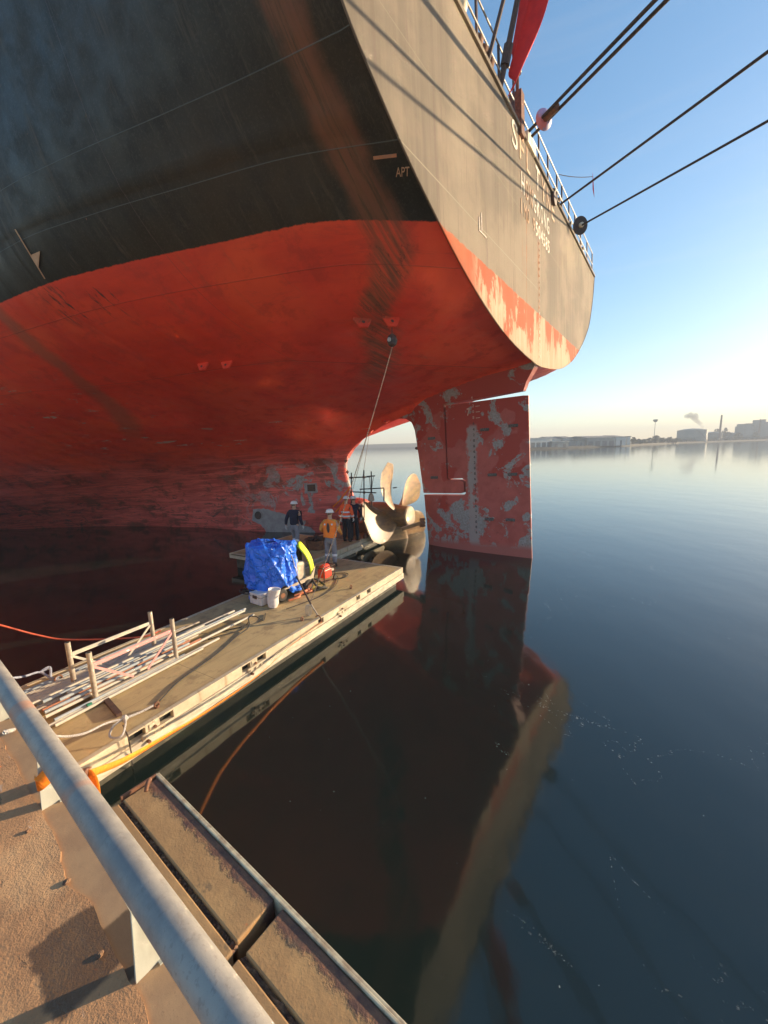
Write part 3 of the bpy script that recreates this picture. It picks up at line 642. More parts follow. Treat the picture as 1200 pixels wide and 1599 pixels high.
# ------------------------------------------------------------------ water
g = G('water')
n1 = g.noise(.55, 4, .5, vec=g.scale(1, .55, 1)); n2 = g.noise(3.2, 3, .55, vec=g.scale(1, .6, 1)); n3 = g.noise(.05, 3, .5)
foamn = g.noise(1.0, 3, .5, vec=g.scale(.55, .28, 1), dist=1.2)
line = g.ss(g.m('ABSOLUTE', g.m('SUBTRACT', foamn, .5)), .0032, .0008)
foam = g.mul(line, g.ss(g.noise(26, 4, .75), .55, .62), g.ss(g.noise(.22, 3, .5), .45, .51), g.ss(g.xyz()[0], .9, 1.6), .55)
speck = g.mul(g.ss(g.noise(16, 2, .5), .775, .79), .7)
h = g.m('ADD', g.m('MULTIPLY', n1, 1.0), g.m('MULTIPLY', g.m('MULTIPLY', n2, .13), g.ss(n3, .35, .6, .35, 1)))
MAT['water'] = g.done(g.mix(g.m('MAXIMUM', foam, speck), (.008, .017, .016), (.45, .47, .44)), g.m('ADD', g.m('MULTIPLY', foam, .3), .075), bump=h, bs=.15, bd=.10)
g.b.inputs['IOR'].default_value = 1.62
mb = MB(); n_ = 64
mb.add([(0, 0, 0)] + [(1700*math.cos(2*math.pi*k/n_), 1700*math.sin(2*math.pi*k/n_), 0) for k in range(n_)], [(0, 1+k, 1+(k+1) % n_) for k in range(n_)])
tag(mb.build('water', MAT['water']), None, None, kind='structure')

# ------------------------------------------------------------------ far shore
MAT['land'] = simple('far_land', (.03, .032, .025), (.05, .045, .03), .05, rough=.9)
MAT['tree_far'] = simple('far_foliage', (.045, .055, .035), (.08, .08, .05), .8, rough=.9)
MAT['wall_grey'] = simple('warehouse_cladding', (.20, .21, .20), (.26, .27, .26), .3, rough=.7)
MAT['wall_pale'] = simple('pale_cladding', (.45, .45, .43), (.55, .54, .50), .3, rough=.7)
MAT['tank'] = simple('tank_plates', (.16, .19, .18), (.22, .24, .22), .1, rough=.6)
MAT['brick_far'] = simple('dark_brick', (.16, .10, .08), (.20, .13, .10), .5, rough=.9)
MAT['roof_far'] = simple('grey_roof', (.12, .12, .12), (.16, .16, .16), .4, rough=.8)
SH = [(815, 255), (832, 260), (865, 268), (915, 285), (960, 305), (1000, 345), (1060, 430), (1120, 480), (1200, 540), (1300, 640), (1420, 760)]
def gp(x, D, z=0.0):
    r = ray(x, 700); q = CAM + r*(D/r.y); return Vector((q.x, q.y, z))
mb = MB()
fr = [gp(x, D) for x, D in SH]; bk = [gp(x, D+700) for x, D in SH]; n_ = len(fr)
V = [q+Vector((0, 0, -1)) for q in fr] + [q+(q-CAM).normalized()*4*Vector((1, 1, 0)).length+Vector((0, 0, 1.6-0*q.z)) for q in fr] + [Vector((q.x, q.y, 2.2)) for q in bk] + [Vector((q.x, q.y, -1)) for q in bk]
mb.add(V, [(a*n_+i, a*n_+i+1, (a+1)*n_+i+1, (a+1)*n_+i) for a in range(3) for i in range(n_-1)] + [(a*n_, (a+1)*n_, ((a+2) % 4)*n_, ((a+3) % 4)*n_) for a in (0,)])
tag(mb.build('shore', MAT['land']), None, None, kind='structure')
mb = MB(); fr = [gp(x, D) for x, D in [(540, 800), (600, 780), (660, 790), (720, 800)]]; bk = [gp(x, 1400) for x in (540, 600, 660, 720)]
V = [q+Vector((0, 0, -1)) for q in fr] + [q+Vector((0, 6, 3)) for q in fr] + [q+Vector((0, 60, 11)) for q in fr] + [q+Vector((0, 0, 14)) for q in bk]
mb.add(V, [(a*4+i, a*4+i+1, (a+1)*4+i+1, (a+1)*4+i) for a in range(3) for i in range(3)]); tag(mb.build('distant_bank', MAT['land']), None, None, kind='structure')
def H(x, ytop, D):  # height that reaches ytop at distance D
    r = ray(x, ytop); return CAM.z + r.z*(D/r.y)
def shed(x0, x1, yt, D, roof, wall, label, depth=22, gable=0, doors=3):
    a = gp(x0, D); b = gp(x1, D+ (x1-x0)*.25); h = H((x0+x1)/2, yt, (a.y+b.y)/2); t = (b-a); L = t.length; t.normalize(); nrm = Vector((-t.y, t.x, 0))
    th = thing('warehouse', label, 'warehouse', M=mat(a, t, nrm, vU), group='buildings on the far shore')
    mb = MB(); mb.box(0, L, 0, depth, .8, h-gable-.5); mb.build('wall', wall, th)
    mb = MB()
    if gable: mb.add([(-.4, -.4, h-gable-.5), (L+.4, -.4, h-gable-.5), (L+.4, depth/2, h), (-.4, depth/2, h), (-.4, depth+.4, h-gable-.5), (L+.4, depth+.4, h-gable-.5)], [(0, 1, 2, 3), (3, 2, 5, 4), (0, 3, 4), (1, 5, 2), (0, 4, 5, 1)])
    else: mb.box(-.4, L+.4, -.4, depth+.4, h-.5, h)
    mb.build('roof', roof, th)
    for k in range(doors):
        mb = MB(); c = L*(k+.5)/doors; mb.box(c-L*.09, c+L*.09, -.06, .1, .8, .8+(h-gable)*.5); mb.build('door', MAT['roof_far'], th)
    return th
shed(828, 862, 683.5, 266, MAT['wall_pale'], MAT['wall_pale'], 'long pale flat warehouse nearest the rudder on the far shore', depth=14, doors=4)
shed(862, 888, 688.5, 272, MAT['wall_pale'], MAT['wall_grey'], 'low blue grey shed with a white eave in front of the arched roofs', depth=16, doors=2)
shed(864, 881, 681, 300, MAT['roof_far'], MAT['wall_pale'], 'arched roof hall behind the low blue grey shed', gable=1.4, doors=0)
shed(884, 899, 680.5, 300, MAT['roof_far'], MAT['wall_pale'], 'short pale gabled hall left of the low dark shed', gable=1.2, doors=1)
shed(900, 915, 686.5, 290, MAT['roof_far'], MAT['wall_grey'], 'low dark shed between the pale gabled hall and the big grey one', doors=1)
shed(917, 960, 680, 292, MAT['roof_far'], MAT['wall_grey'], 'biggest grey warehouse with a dark low pitched roof', gable=1.0, doors=4)
shed(962, 977, 679, 305, MAT['roof_far'], MAT['wall_pale'], 'pale tall hall right of the biggest grey warehouse', gable=1.0, doors=1)
shed(979, 984, 681, 312, MAT['roof_far'], MAT['wall_pale'], 'narrow pale building at the right end of the warehouse row', doors=0)
# storage tanks
def tank(xc, x0, x1, yt, D, label):
    c = gp(xc, D); rr = abs(gp(x1, D).x-gp(x0, D).x)/2; h = H(xc, yt, D)
    th = thing('storage_tank', label, 'tank', loc=c, group='storage tanks on the far shore')
    mb = MB(); mb.lathe([(rr, .5), (rr, h*.86), (rr*1.01, h*.87), (rr*1.01, h*.88)], (0, 0, 0), (0, 0, 1), 40); mb.build('tank_shell', MAT['tank'], th, smooth='auto')
    mb = MB(); mb.lathe([(rr, h*.88), (rr*.5, h*.97), (.3, h)], (0, 0, 0), (0, 0, 1), 40); mb.build('tank_roof', MAT['tank'], th, smooth='auto')
    mb = MB()
    for k in range(9): mb.tube([(rr*math.cos(-.9-k*.12)*1.03, rr*math.sin(-.9-k*.12)*1.03, .5+h*.86*k/9), (rr*math.cos(-1.02-k*.12)*1.03, rr*math.sin(-1.02-k*.12)*1.03, .5+h*.86*(k+1)/9)], .25, 5)
    mb.build('stair', MAT['roof_far'], th)
tank(1079, 1060, 1098, 669, 480, 'widest round storage tank with a shallow cone roof')
tank(1112, 1101, 1123, 674, 520, 'lower round tank just right of the widest tank')
tank(1134, 1124, 1144, 675, 560, 'round tank standing right of the chimney')
def pole(x, yt, D, r, label, cat, name, m, head=0):
    c = gp(x, D); h = H(x, yt, D); mb = MB(); mb.lathe([(r, 0), (r*.7, h)], (0, 0, 0), (0, 0, 1), 12); o = mb.build(name, m, smooth='auto'); o.location = c; tag(o, label, cat)
    if head: mb = MB(); mb.lathe([(head*.4, h-head*1.2), (head, h-head*.6), (head, h), (head*.3, h+.2)], (0, 0, 0), (0, 0, 1), 12); mb.build('lamp_head', m, o, smooth='auto')
    return c, h
pole(1122, 648, 500, 1.3, 'tall thin factory chimney beside the tanks', 'chimney', 'factory_chimney', MAT['brick_far'])
pole(1182.5, 654, 560, .8, 'slender chimney left of the silo tower at the right edge', 'chimney', 'factory_chimney', MAT['brick_far'])
pole(1020.5, 655, 420, .3, 'slim floodlight mast with a flared head above the trees', 'mast', 'light_mast', MAT['wall_grey'], 2.2)
def tower(x0, x1, yt, D, label, steps):
    a = gp(x0, D); b = gp(x1, D); wd = (b-a).length; th = thing('silo_tower', label, 'silo', loc=a, group='silos at the right edge')
    for k, (u0, u1, yy) in enumerate(steps):
        mb = MB(); hh = H((x0+x1)/2, yy, D)
        mb.box(wd*u0, wd*u1, 0, 14+k*.7, .5, hh); mb.build('silo_block', MAT['tank'], th)
        mb = MB(); mb.box(wd*u0-.2, wd*u1+.2, -.3, .2, hh-.8, hh+.25); mb.build('parapet', MAT['roof_far'], th)
tower(1185, 1203, 655, 560, 'grey silo tower with stepped top at the right edge', [(0, .34, 655), (.345, 1.0, 659), (1.005, 1.9, 663)])
tower(1159, 1174, 661, 560, 'stubby grey silo block standing alone above the roofs', [(.1, .8, 661.5), (.0, .095, 665), (.805, 1, 664)])
shed(1098, 1160, 679, 590, MAT['roof_far'], MAT['wall_grey'], 'long low factory hall behind the tanks', depth=30, doors=0)
shed(1140, 1200, 677, 600, MAT['roof_far'], MAT['wall_grey'], 'long low factory hall in front of the silos', depth=24, gable=2, doors=0)
# trees along the shore
def far_tree(x, D, yt, wpx, label):
    c = gp(x, D); h = H(x, yt, D); rr = abs(gp(x+wpx/2, D).x-gp(x-wpx/2, D).x)/2; mb = MB(); rnd = random.Random(int(x*7))
    for k in range(170):
        a = rnd.random()*6.28; q = rnd.random()**.5; zz = rnd.random(); rad = rr*q*math.sin(math.pi*(.12+.8*zz))
        p = Vector((rad*math.cos(a), rad*math.sin(a), h*(.25+.75*zz))); s = rr*.22*(.6+rnd.random())
        u = Vector((rnd.uniform(-1, 1), rnd.uniform(-1, 1), rnd.uniform(-1, 1))).normalized(); v = u.orthogonal().normalized()
        mb.add([p+u*s, p+v*s, p-u*s*.8, p-v*s*.9], [(0, 1, 2, 3)])
    th = thing('shore_tree', label, 'tree', loc=c, group='trees and bushes along the far shore')
    mb.build('crown', MAT['tree_far'], th); mb = MB(); mb.tube([(0, 0, 0), (0, 0, h*.5)], [rr*.07+.1, .1], 6); mb.build('trunk', MAT['brick_far'], th)
for x, D, yt, wp, lb in [(989, 345, 683, 9, 'first small bush right of the warehouse row'), (997, 350, 685.5, 9, 'low bush between the warehouse row and the light mast'), (1006, 365, 686, 10, 'flattest bush left of the light mast'),
                    (1014, 372, 684, 10, 'bush just left of the light mast'), (1024, 385, 680.5, 13, 'tallest round tree right of the light mast'), (1034, 400, 684, 10, 'bush between the tallest tree and the widest tank'),
                    (1045, 410, 683, 12, 'broad low tree left of the widest tank'), (1055, 420, 684.5, 9, 'bush touching the left side of the widest tank'), (1117, 520, 669.5, 9, 'tree rising left of the chimney foot'),
                    (1131, 530, 669, 12, 'round tree right of the chimney foot'), (1151, 540, 676, 11, 'low tree between the chimney and the lone silo block'), (1178, 540, 674, 10, 'bush between the lone silo block and the slender chimney')]:
    far_tree(x, D, yt, wp, lb)
mb = MB(); rnd = random.Random(3)
for k in range(900):
    t = rnd.random()*(n_-1); x = 985+rnd.random()*430; D = np.interp(x, [s[0] for s in SH], [s[1] for s in SH])+rnd.uniform(6, 30)
    c = gp(x, D, 1.5+rnd.random()*3.2); s = rnd.uniform(.8, 2.0); u = Vector((rnd.uniform(-1, 1), rnd.uniform(-1, 1), rnd.uniform(-.6, 1))).normalized(); v = u.orthogonal().normalized()
    mb.add([c+u*s*1.6, c+v*s, c-u*s*1.4, c-v*s], [(0, 1, 2, 3)])
tag(mb.build('shore_scrub', MAT['tree_far']), None, None, kind='stuff')
# steam
def vol(name, dens, col, aniso=.2, noise=None):
    m = bpy.data.materials.new(name); m.use_nodes = True; t = m.node_tree; t.nodes.remove(t.nodes['Principled BSDF'])
    v = t.nodes.new('ShaderNodeVolumePrincipled'); v.inputs['Color'].default_value = (*col, 1); v.inputs['Density'].default_value = dens; v.inputs['Anisotropy'].default_value = aniso
    t.links.new(v.outputs[0], t.nodes['Material Output'].inputs['Volume']); return m
def puff(pts, label):
    bm = bmesh.new()
    for (x, y, rpx, D) in pts:
        r = ray(x, y); c = CAM + r*(D/r.y); rr = rpx*D/F_PX*.95
        bmesh.ops.create_icosphere(bm, subdivisions=3, radius=rr, matrix=Matrix.Translation(c))
    for v in bm.verts:
        p = v.co*.28; v.co += Vector((math.sin(p.x*2.1+p.z*3.7), math.sin(p.y*2.7+p.x*1.3), math.sin(p.z*3.1+p.x*2.9)))*.7
    me = bpy.data.meshes.new('steam_plume'); bm.to_mesh(me); bm.free(); me.materials.append(MAT['steam']); o = bpy.data.objects.new('steam_plume', me); COL.objects.link(o)
    rm = o.modifiers.new('remesh', 'REMESH'); rm.mode = 'VOXEL'; rm.voxel_size = .9; rm.use_smooth_shade = True
    return tag(o, label, 'steam', kind='stuff')
MAT['steam'] = vol('steam', .16, (.42, .42, .46))
puff([(1097, 667, 2.2, 520), (1094, 662, 3.0, 520), (1090, 657, 4.2, 520), (1086, 652, 5.2, 520), (1079, 649, 5, 520), (1073, 650, 4, 520), (1086, 649, 4.5, 520)], 'grey steam plume drifting left above the widest tank')

# ------------------------------------------------------------------ quay
def concrete(name, c1, c2, sc_=6, bs=.6, dirt=(.20, .13, .08)):
    g = G(name); X, Y, Z = g.xyz(); a = g.noise(sc_, 8, .7); b = g.noise(1.3, 5, .6); c = g.noise(60, 3, .6); v = g.noise(2.2, 6, .6, dist=.7)
    col = g.mix(g.ss(a, .35, .65), c1, c2); col = g.mix(g.ss(b, .5, .7, 0, .6), col, dirt)
    crack = g.ss(g.m('ABSOLUTE', g.m('SUBTRACT', v, .5)), .006, .0015)
    col = g.mix(g.mul(crack, g.ss(b, .42, .55), .8), col, (.06, .04, .03)); col = g.mix(g.ss(c, .62, .72, 0, .7), col, tuple(x*.55 for x in c1))
    return g.done(col, .85, bump=g.m('ADD', g.m('MULTIPLY', a, .9), g.m('SUBTRACT', g.m('MULTIPLY', c, .25), crack)), bs=bs, bd=.02)
gq = G('quay_concrete'); X, Y, Z = gq.xyz()
a = gq.noise(3.5, 9, .72); b = gq.noise(1.6, 5, .6); c = gq.noise(110, 3, .6); d2 = gq.noise(1.0, 6, .65, vec=gq.scale(2.0, 6, 1), dist=.5)
col = gq.mix(gq.ss(a, .35, .65), (.54, .29, .135), (.40, .21, .10)); col = gq.mix(gq.ss(b, .52, .7, 0, .7), col, (.66, .40, .20))
chip = gq.ss(d2, .63, .66); col = gq.mix(gq.m('MULTIPLY', chip, .6), col, (.16, .10, .07))
scr = gq.mul(gq.ss(gq.noise(1.0, 5, .6, vec=gq.scale(4, 30, 1)), .60, .64), gq.ss(gq.noise(2.4, 2), .56, .6)); col = gq.mix(gq.m('MULTIPLY', scr, .6), col, (.52, .42, .34))
col = gq.mix(gq.ss(c, .60, .72, 0, .6), col, (.20, .12, .08))
wob = gq.m('MULTIPLY', gq.m('SUBTRACT', gq.noise(7, 5, .6), .5), .10)
wx = gq.m('ADD', X, wob); wy_ = gq.m('ADD', Y, wob)
wet = gq.mul(gq.band(wx, -1.86, -1.52, .012), gq.band(wy_, -14.30, -14.02, .012))
col = gq.mix(gq.m('MULTIPLY', wet, .8), col, (.055, .032, .018))
MAT['quay'] = gq.done(col, gq.m('SUBTRACT', .88, gq.m('MULTIPLY', wet, .45)), bump=gq.m('ADD', gq.m('MULTIPLY', a, 1.0), gq.m('SUBTRACT', gq.m('MULTIPLY', c, .2), gq.m('MULTIPLY', chip, .5))), bs=.7, bd=.03)
gs = G('coping_steel'); X, Y, Z = gs.xyz(); a = gs.noise(5, 7, .65); c = gs.noise(120, 3, .6); b = gs.noise(1.5, 4)
col = gs.mix(gs.ss(a, .35, .65), (.44, .275, .145), (.36, .22, .12)); col = gs.mix(gs.ss(c, .64, .74, 0, .6), col, (.20, .12, .08))
wob = gs.m('MULTIPLY', gs.m('SUBTRACT', gs.noise(7, 5, .6), .5), .10)
wet = gs.mul(gs.band(gs.m('ADD', X, wob), -1.72, -1.44, .01), gs.band(gs.m('ADD', Y, wob), -14.2, -13.93, .01)); col = gs.mix(gs.m('MULTIPLY', wet, .8), col, (.06, .036, .02))
MAT['coping'] = gs.done(col, .7, bump=gs.m('ADD', a, gs.m('MULTIPLY', c, .15)), bs=.25, bd=.01)
gf = G('fender_timber'); X, Y, Z = gf.xyz(); a = gf.noise(4, 7, .65); c = gf.noise(90, 4, .6); b = gf.noise(14, 6, .7)
col = gf.mix(gf.ss(a, .35, .65), (.50, .295, .125), (.385, .22, .095))
lip_band = gf.ss(gf.m('ADD', gf.m('MULTIPLY', gf.m('SUBTRACT', b, .5), .12), Y), -13.655, -13.625)  # rougher, darker brown strip towards the outer lip
col = gf.mix(lip_band, col, gf.mix(gf.ss(b, .35, .65), (.24, .115, .065), (.13, .065, .05)))
stn = gf.ss(gf.noise(7, 4, .6), .63, .70); col = gf.mix(gf.m('MULTIPLY', stn, .6), col, (.14, .11, .07)); col = gf.mix(gf.ss(c, .62, .72, 0, .6), col, (.20, .12, .07))
MAT['fender'] = gf.done(col, .8, bump=gf.m('ADD', gf.m('MULTIPLY', gf.mul(lip_band, b), 2.0), gf.m('ADD', a, gf.m('MULTIPLY', c, .3))), bs=.5, bd=.01)
MAT['rustflake'] = simple('rust_crust', (.30, .17, .09), (.14, .075, .05), 30, rough=.95, bs=1.0, bd=.02)
MAT['lip'] = simple('pale_steel_lip', (.55, .50, .36), (.36, .28, .19), 20, rough=.6)
mb = MB()
# rough slab with a broken edge towards the coping
xs_ = [-400, -60, -20, -8] + list(np.arange(-6, 2, .06)) + [4, 30, 200]
rnd = random.Random(5); E_ = []
for x in xs_:
    e = -14.085 + (.003*math.sin(x*9)+.002*math.sin(x*23+1)-abs(rnd.gauss(0, .005))*(rnd.random() > .55) if -6 < x < 2 else 0)
    if -2.25 < x < -1.9: e -= .035*math.sin((x+2.25)/.35*3.14)
    if -1.3 < x < -.95: e -= .035*math.sin((x+1.3)/.35*3.14)
    E_.append(e)
n_ = len(xs_)
V = [(x, -14.45-(0 if -6 < x < 2 else 0), 2.2) for x in xs_] + [(x, e, 2.2) for x, e in zip(xs_, E_)] + [(x, e+.004, 2.165) for x, e in zip(xs_, E_)] + [(x, -120, 2.2) for x in xs_]
mb.add(V, [(3*n_+i, 3*n_+i+1, i+1, i) for i in range(n_-1)] + [(i, i+1, n_+i+1, n_+i) for i in range(n_-1)] + [(n_+i, n_+i+1, 2*n_+i+1, 2*n_+i) for i in range(n_-1)])
tag(mb.build('quay', MAT['quay'], M=M_QUAY), None, None, kind='structure')
mb = MB(); mb.box(-400, 200, -14.2, -13.905, -3, 2.190); tag(mb.build('quay_wall', MAT['coping'], M=M_QUAY), None, None, kind='structure')
def fender(x0, x1, label):
    th = thing('fender_beam', label, 'fender', M=M_QUAY @ Matrix.Translation((x0, 0, 0)), group='fender beams along the quay edge')
    T = Matrix.Translation((-x0, 0, 0))
    mb = MB(); mb.box(x0, x1, -13.895, -13.80, 1.6, 2.179, T); mb.build('inner_timber', MAT['fender'], th, bevel=.006)
    mb = MB(); mb.box(x0+.01, x1-.01, -13.775, -13.585, 1.6, 2.182, T); mb.build('outer_timber', MAT['fender'], th, bevel=.006)
    mb = MB(); mb.grid(lambda u, v: T @ Vector((x0+(x1-x0)*u, -13.80+.028*v, 2.150+.02*random.random())), 160, 4); mb.build('rust_crust', MAT['rustflake'], th)
    return th
# the beams are modelled in the frame of the quay, so their material maps in metres along it
for nm in ('fender',):
    pass
fender(-2.38, -1.205, 'longer fender beam with a broken corner, left of the black gap'); fender(-1.165, 2.5, 'fender beam right of the black gap, running out of the bottom of the picture')
mb = MB(); mb.box(-2.40, 2.5, -13.583, -13.570, 1.5, 2.190); mb.box(-2.40, 2.5, -13.57, -13.558, 2.02, 2.186)
tag(mb.build('steel_edge_strip', [MAT['lip']], M=M_QUAY, bevel=.003), 'pale steel lip along the outer edge of both fender beams', 'steel edge')
mb = MB(); mb.box(-2.40, -2.385, -13.78, -13.58, 1.9, 2.196); tag(mb.build('end_plate', MAT['rust'], M=M_QUAY, bevel=.003), 'rusty end plate on the far end of the fender beam', 'plate')
mb = MB(); mb.tube(spline([(-2.33, -13.66, 2.2), (-2.32, -13.64, 2.24), (-2.30, -13.66, 2.25), (-2.29, -13.68, 2.21)], 4), .012, 6); tag(mb.build('shackle', MAT['rust'], M=M_QUAY, smooth=True), 'small rusty shackle on the far end of the fender beam', 'shackle')
# stones and rubble on the quay
for i, (x, y, s) in enumerate([(-2.07, -14.12, .015), (-1.62, -14.13, .013), (-2.56, -14.16, .012)]):
    bm = bmesh.new(); bmesh.ops.create_icosphere(bm, subdivisions=2, radius=s)
    for v in bm.verts: v.co *= random.uniform(.75, 1.25); v.co.z *= .6
    me = bpy.data.meshes.new('rubble_stone'); bm.to_mesh(me); bm.free(); me.materials.append(MAT['rustflake']); o = bpy.data.objects.new('rubble_stone', me); COL.objects.link(o)
    o.matrix_world = M_QUAY @ Matrix.Translation((x, y, 2.2+s*.35)); tag(o, 'small brown stone lying on the quay by the edge of the broken slab', 'stone', 'stones on the quay')
# hand rail
gr = G('rail_paint'); X, Y, Z = gr.xyz(); a = gr.noise(7, 6, .65); b = gr.noise(2.0, 3, .5); c = gr.noise(70, 4, .7)
col = gr.mix(gr.ss(a, .35, .65), (.36, .33, .29), (.23, .22, .21)); col = gr.mix(gr.ss(c, .55, .65, 0, .5), col, (.22, .19, .17))
st = gr.ss(gr.noise(1.0, 3, .5, vec=gr.scale(5, 1, 1)), .60, .68); col = gr.mix(gr.m('MULTIPLY', st, .55), col, (.50, .22, .12))
MAT['handrail'] = gr.done(col, .5, bump=gr.m('ADD', a, gr.m('MULTIPLY', c, .4)), bs=.25, bd=.005)
MAT['post'] = simple('pale_green_grey_paint', (.50, .50, .42), (.36, .34, .27), 5, rough=.6, streak=(1, 1, .35))
gl = thing('guard_rail', 'thick weathered pipe handrail along the quay edge', 'railing', M=M_QUAY)
mb = MB(); mb.tube([(-7, -14.175, 3.2), (-4, -14.175, 3.205), (-2, -14.177, 3.2), (-.9, -14.175, 3.2), (.3, -14.172, 3.2), (3, -14.175, 3.2)], .037, 36); mb.build('rail_pipe', MAT['handrail'], gl, smooth='auto')
for x in (-3.92, -2.67, -1.41, 1.2):
    mb = MB(); b_ = [(-14.08, 2.17), (-13.96, 2.17), (-14.0, 2.55), (-14.09, 2.88), (-14.165, 3.16), (-14.20, 3.16), (-14.13, 2.85), (-14.06, 2.5)]; n_ = 8
    mb.add([(x, y, z) for y, z in b_] + [(x-.012, y, z) for y, z in b_], [tuple(range(8)), tuple(range(8, 16))[::-1]] + [(i, i+8, (i+1) % 8+8, (i+1) % 8) for i in range(8)])
    mb.box(x-.10, x+.02, -14.0, -13.92, 2.191, 2.197); mb.build('post', MAT['post'], gl)
# ------------------------------------------------------------------ pontoons
gp_ = G('pontoon_deck'); X, Y, Z = gp_.xyz(); a = gp_.noise(3, 7, .65); c = gp_.noise(80, 3, .6); b = gp_.noise(1.0, 5, .6, vec=gp_.scale(1.2, 5, 1))
wood = gp_.mix(gp_.ss(b, .35, .65), (.52, .385, .19), (.44, .32, .16)); wood = gp_.mix(gp_.ss(a, .5, .68, 0, .7), wood, (.24, .165, .09)); wood = gp_.mix(gp_.ss(c, .62, .74, 0, .6), wood, (.15, .10, .06))
pl = gp_.ss(gp_.m('ABSOLUTE', gp_.m('SUBTRACT', gp_.m('FRACT', gp_.m('DIVIDE', Y, .62)), .5)), .492, .499)
pl2 = gp_.ss(gp_.m('ABSOLUTE', gp_.m('SUBTRACT', gp_.m('FRACT', gp_.m('DIVIDE', X, 2.4)), .5)), .497, .4995)
wood = gp_.mix(gp_.m('MULTIPLY', gp_.m('MAXIMUM', pl, pl2), .7), wood, (.08, .055, .03))
spot = gp_.ss(gp_.noise(9, 4, .6), .68, .73); wood = gp_.mix(gp_.m('MULTIPLY', spot, .5), wood, (.10, .07, .04))
MAT['deckwood'] = gp_.done(wood, .85, bump=gp_.m('ADD', gp_.m('SUBTRACT', a, gp_.m('MAXIMUM', pl, pl2)), gp_.m('MULTIPLY', c, .3)), bs=.4, bd=.01)
gp_ = G('pontoon_side'); X, Y, Z = gp_.xyz(); a = gp_.noise(4, 7, .7); c = gp_.noise(50, 3, .6); b = gp_.noise(1.0, 5, .7, vec=gp_.scale(9, 9, .8))
cl = gp_.mix(gp_.ss(a, .35, .65), (.56, .48, .34), (.46, .38, .26)); cl = gp_.mix(gp_.ss(b, .55, .68, 0, .7), cl, (.30, .20, .11)); cl = gp_.mix(gp_.ss(c, .64, .74, 0, .5), cl, (.22, .15, .09))
cl = gp_.mix(gp_.ss(gp_.m('ADD', Z, gp_.m('MULTIPLY', gp_.m('SUBTRACT', a, .5), .09)), .20, .15), cl, (.045, .045, .03))
MAT['pontside'] = gp_.done(cl, .75, bump=gp_.m('ADD', a, gp_.m('MULTIPLY', c, .3)), bs=.35, bd=.01)
MAT['pontgrey'] = simple('galvanised_steel', (.36, .36, .33), (.28, .27, .24), 6, rough=.55)
MAT['black'] = simple('black_rubber', (.02, .02, .02), (.04, .035, .03), 10, rough=.7)
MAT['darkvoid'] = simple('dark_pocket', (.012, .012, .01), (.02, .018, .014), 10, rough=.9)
MAT['floatdark'] = simple('wet_shaded_float', (.05, .045, .035), (.09, .08, .055), 4, rough=.6)  # wet float, colour also darkened for the shade of its undercut
MAT['pontstrip'] = simple('worn_concrete_strip', (.58, .52, .40), (.42, .35, .26), 5, rough=.8, bs=.5, streak=(1, 1, 3))
def pontoon(L, W, label, M, pockets=(), zt=.55, cuts=True):
    th = thing('floating_pontoon', label, 'pontoon', M=M, group='linked floating work pontoons')
    mb = MB(); mb.box(0, L, .085, W-.085, zt-.05, zt-.004); mb.build('deck', MAT['deckwood'], th)
    # side wall with a real row of pockets cut through the upper beam
    mb = MB(); spans = []; x = 0
    for (p0, p1) in pockets: spans.append((x, p0)); x = p1
    spans.append((x, L))
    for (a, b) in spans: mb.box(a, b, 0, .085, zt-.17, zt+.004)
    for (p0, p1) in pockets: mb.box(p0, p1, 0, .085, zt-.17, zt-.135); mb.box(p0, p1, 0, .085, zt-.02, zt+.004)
    mb.build('side_beam', MAT['pontside'], th, bevel=.006)
    mb = MB(); mb.box(.16, L-.16, .16, W-.16, -.35, zt-.172); mb.build('float', MAT['floatdark'], th, bevel=.01)
    mb = MB(); mb.box(0, L, -.025, .03, zt-.34, zt-.175); mb.box(L-.03, L+.02, .031, W-.03, zt-.34, zt-.175); mb.build('rubbing_strip', MAT['pontstrip'], th, bevel=.008)
    mb = MB(); mb.box(0, L, W-.085, W, zt-.17, zt+.004); mb.box(-.0, .09, .086, W-.086, zt-.17, zt+.002); mb.box(L-.09, L, .086, W-.086, zt-.17, zt+.002); mb.build('edge_frame', MAT['pontside'], th, bevel=.006)
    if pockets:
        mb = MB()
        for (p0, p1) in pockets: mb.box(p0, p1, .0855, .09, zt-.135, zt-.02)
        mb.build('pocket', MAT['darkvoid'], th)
        for i in range(0, len(pockets)-1, 2):
            c = (pockets[i][1]+pockets[i+1][0])/2
            mb = MB(); mb.box(c-.16, c+.16, -.035, -.002, zt-.19, zt-.11); mb.box(c-.05, c+.05, -.012, .02, zt-.105, zt-.02)
            for q in (-.12, 0, .12): mb.lathe([(.018, 0), (.018, .03)], (c+q, -.03, zt-.15), (0, -1, 0), 10)
            mb.build('coupling_plate', MAT['pontside'], th, bevel=.004)
            mb = MB(); mb.lathe([(.022, 0), (.022, .05)], (c-.10, -.03, zt-.215), (0, -1, 0), 10); mb.build('coupling_bolt', MAT['rust'], th); mb = MB(); mb.lathe([(.02, 0), (.02, .04)], (c+.02, .0, zt-.08), (0, -1, 0), 10); mb.build('coupling_bolt', MAT['rust'], th)
    return th
PT1 = pontoon(9.0, 2.75, 'long timber decked pontoon running out from the quay towards the propeller', M_PON @ Matrix.Translation((-.03, 0, 0)) if False else M_PON,
        [(1.00, 1.22), (1.42, 1.62), (2.86, 3.04), (3.20, 3.40), (4.92, 5.10), (6.42, 6.58), (6.92, 7.10)])
pontoon(3.5, 3.45, 'wider pontoon lying against the hull where two men look at the propeller', M_PON @ Matrix.Translation((7.85, 3.02, 0)))
pontoon(2.2, 2.1, 'short pontoon at the hull behind the propeller blades carrying the scaffold', M_PON @ Matrix.Translation((11.42, 3.3, -.05)))
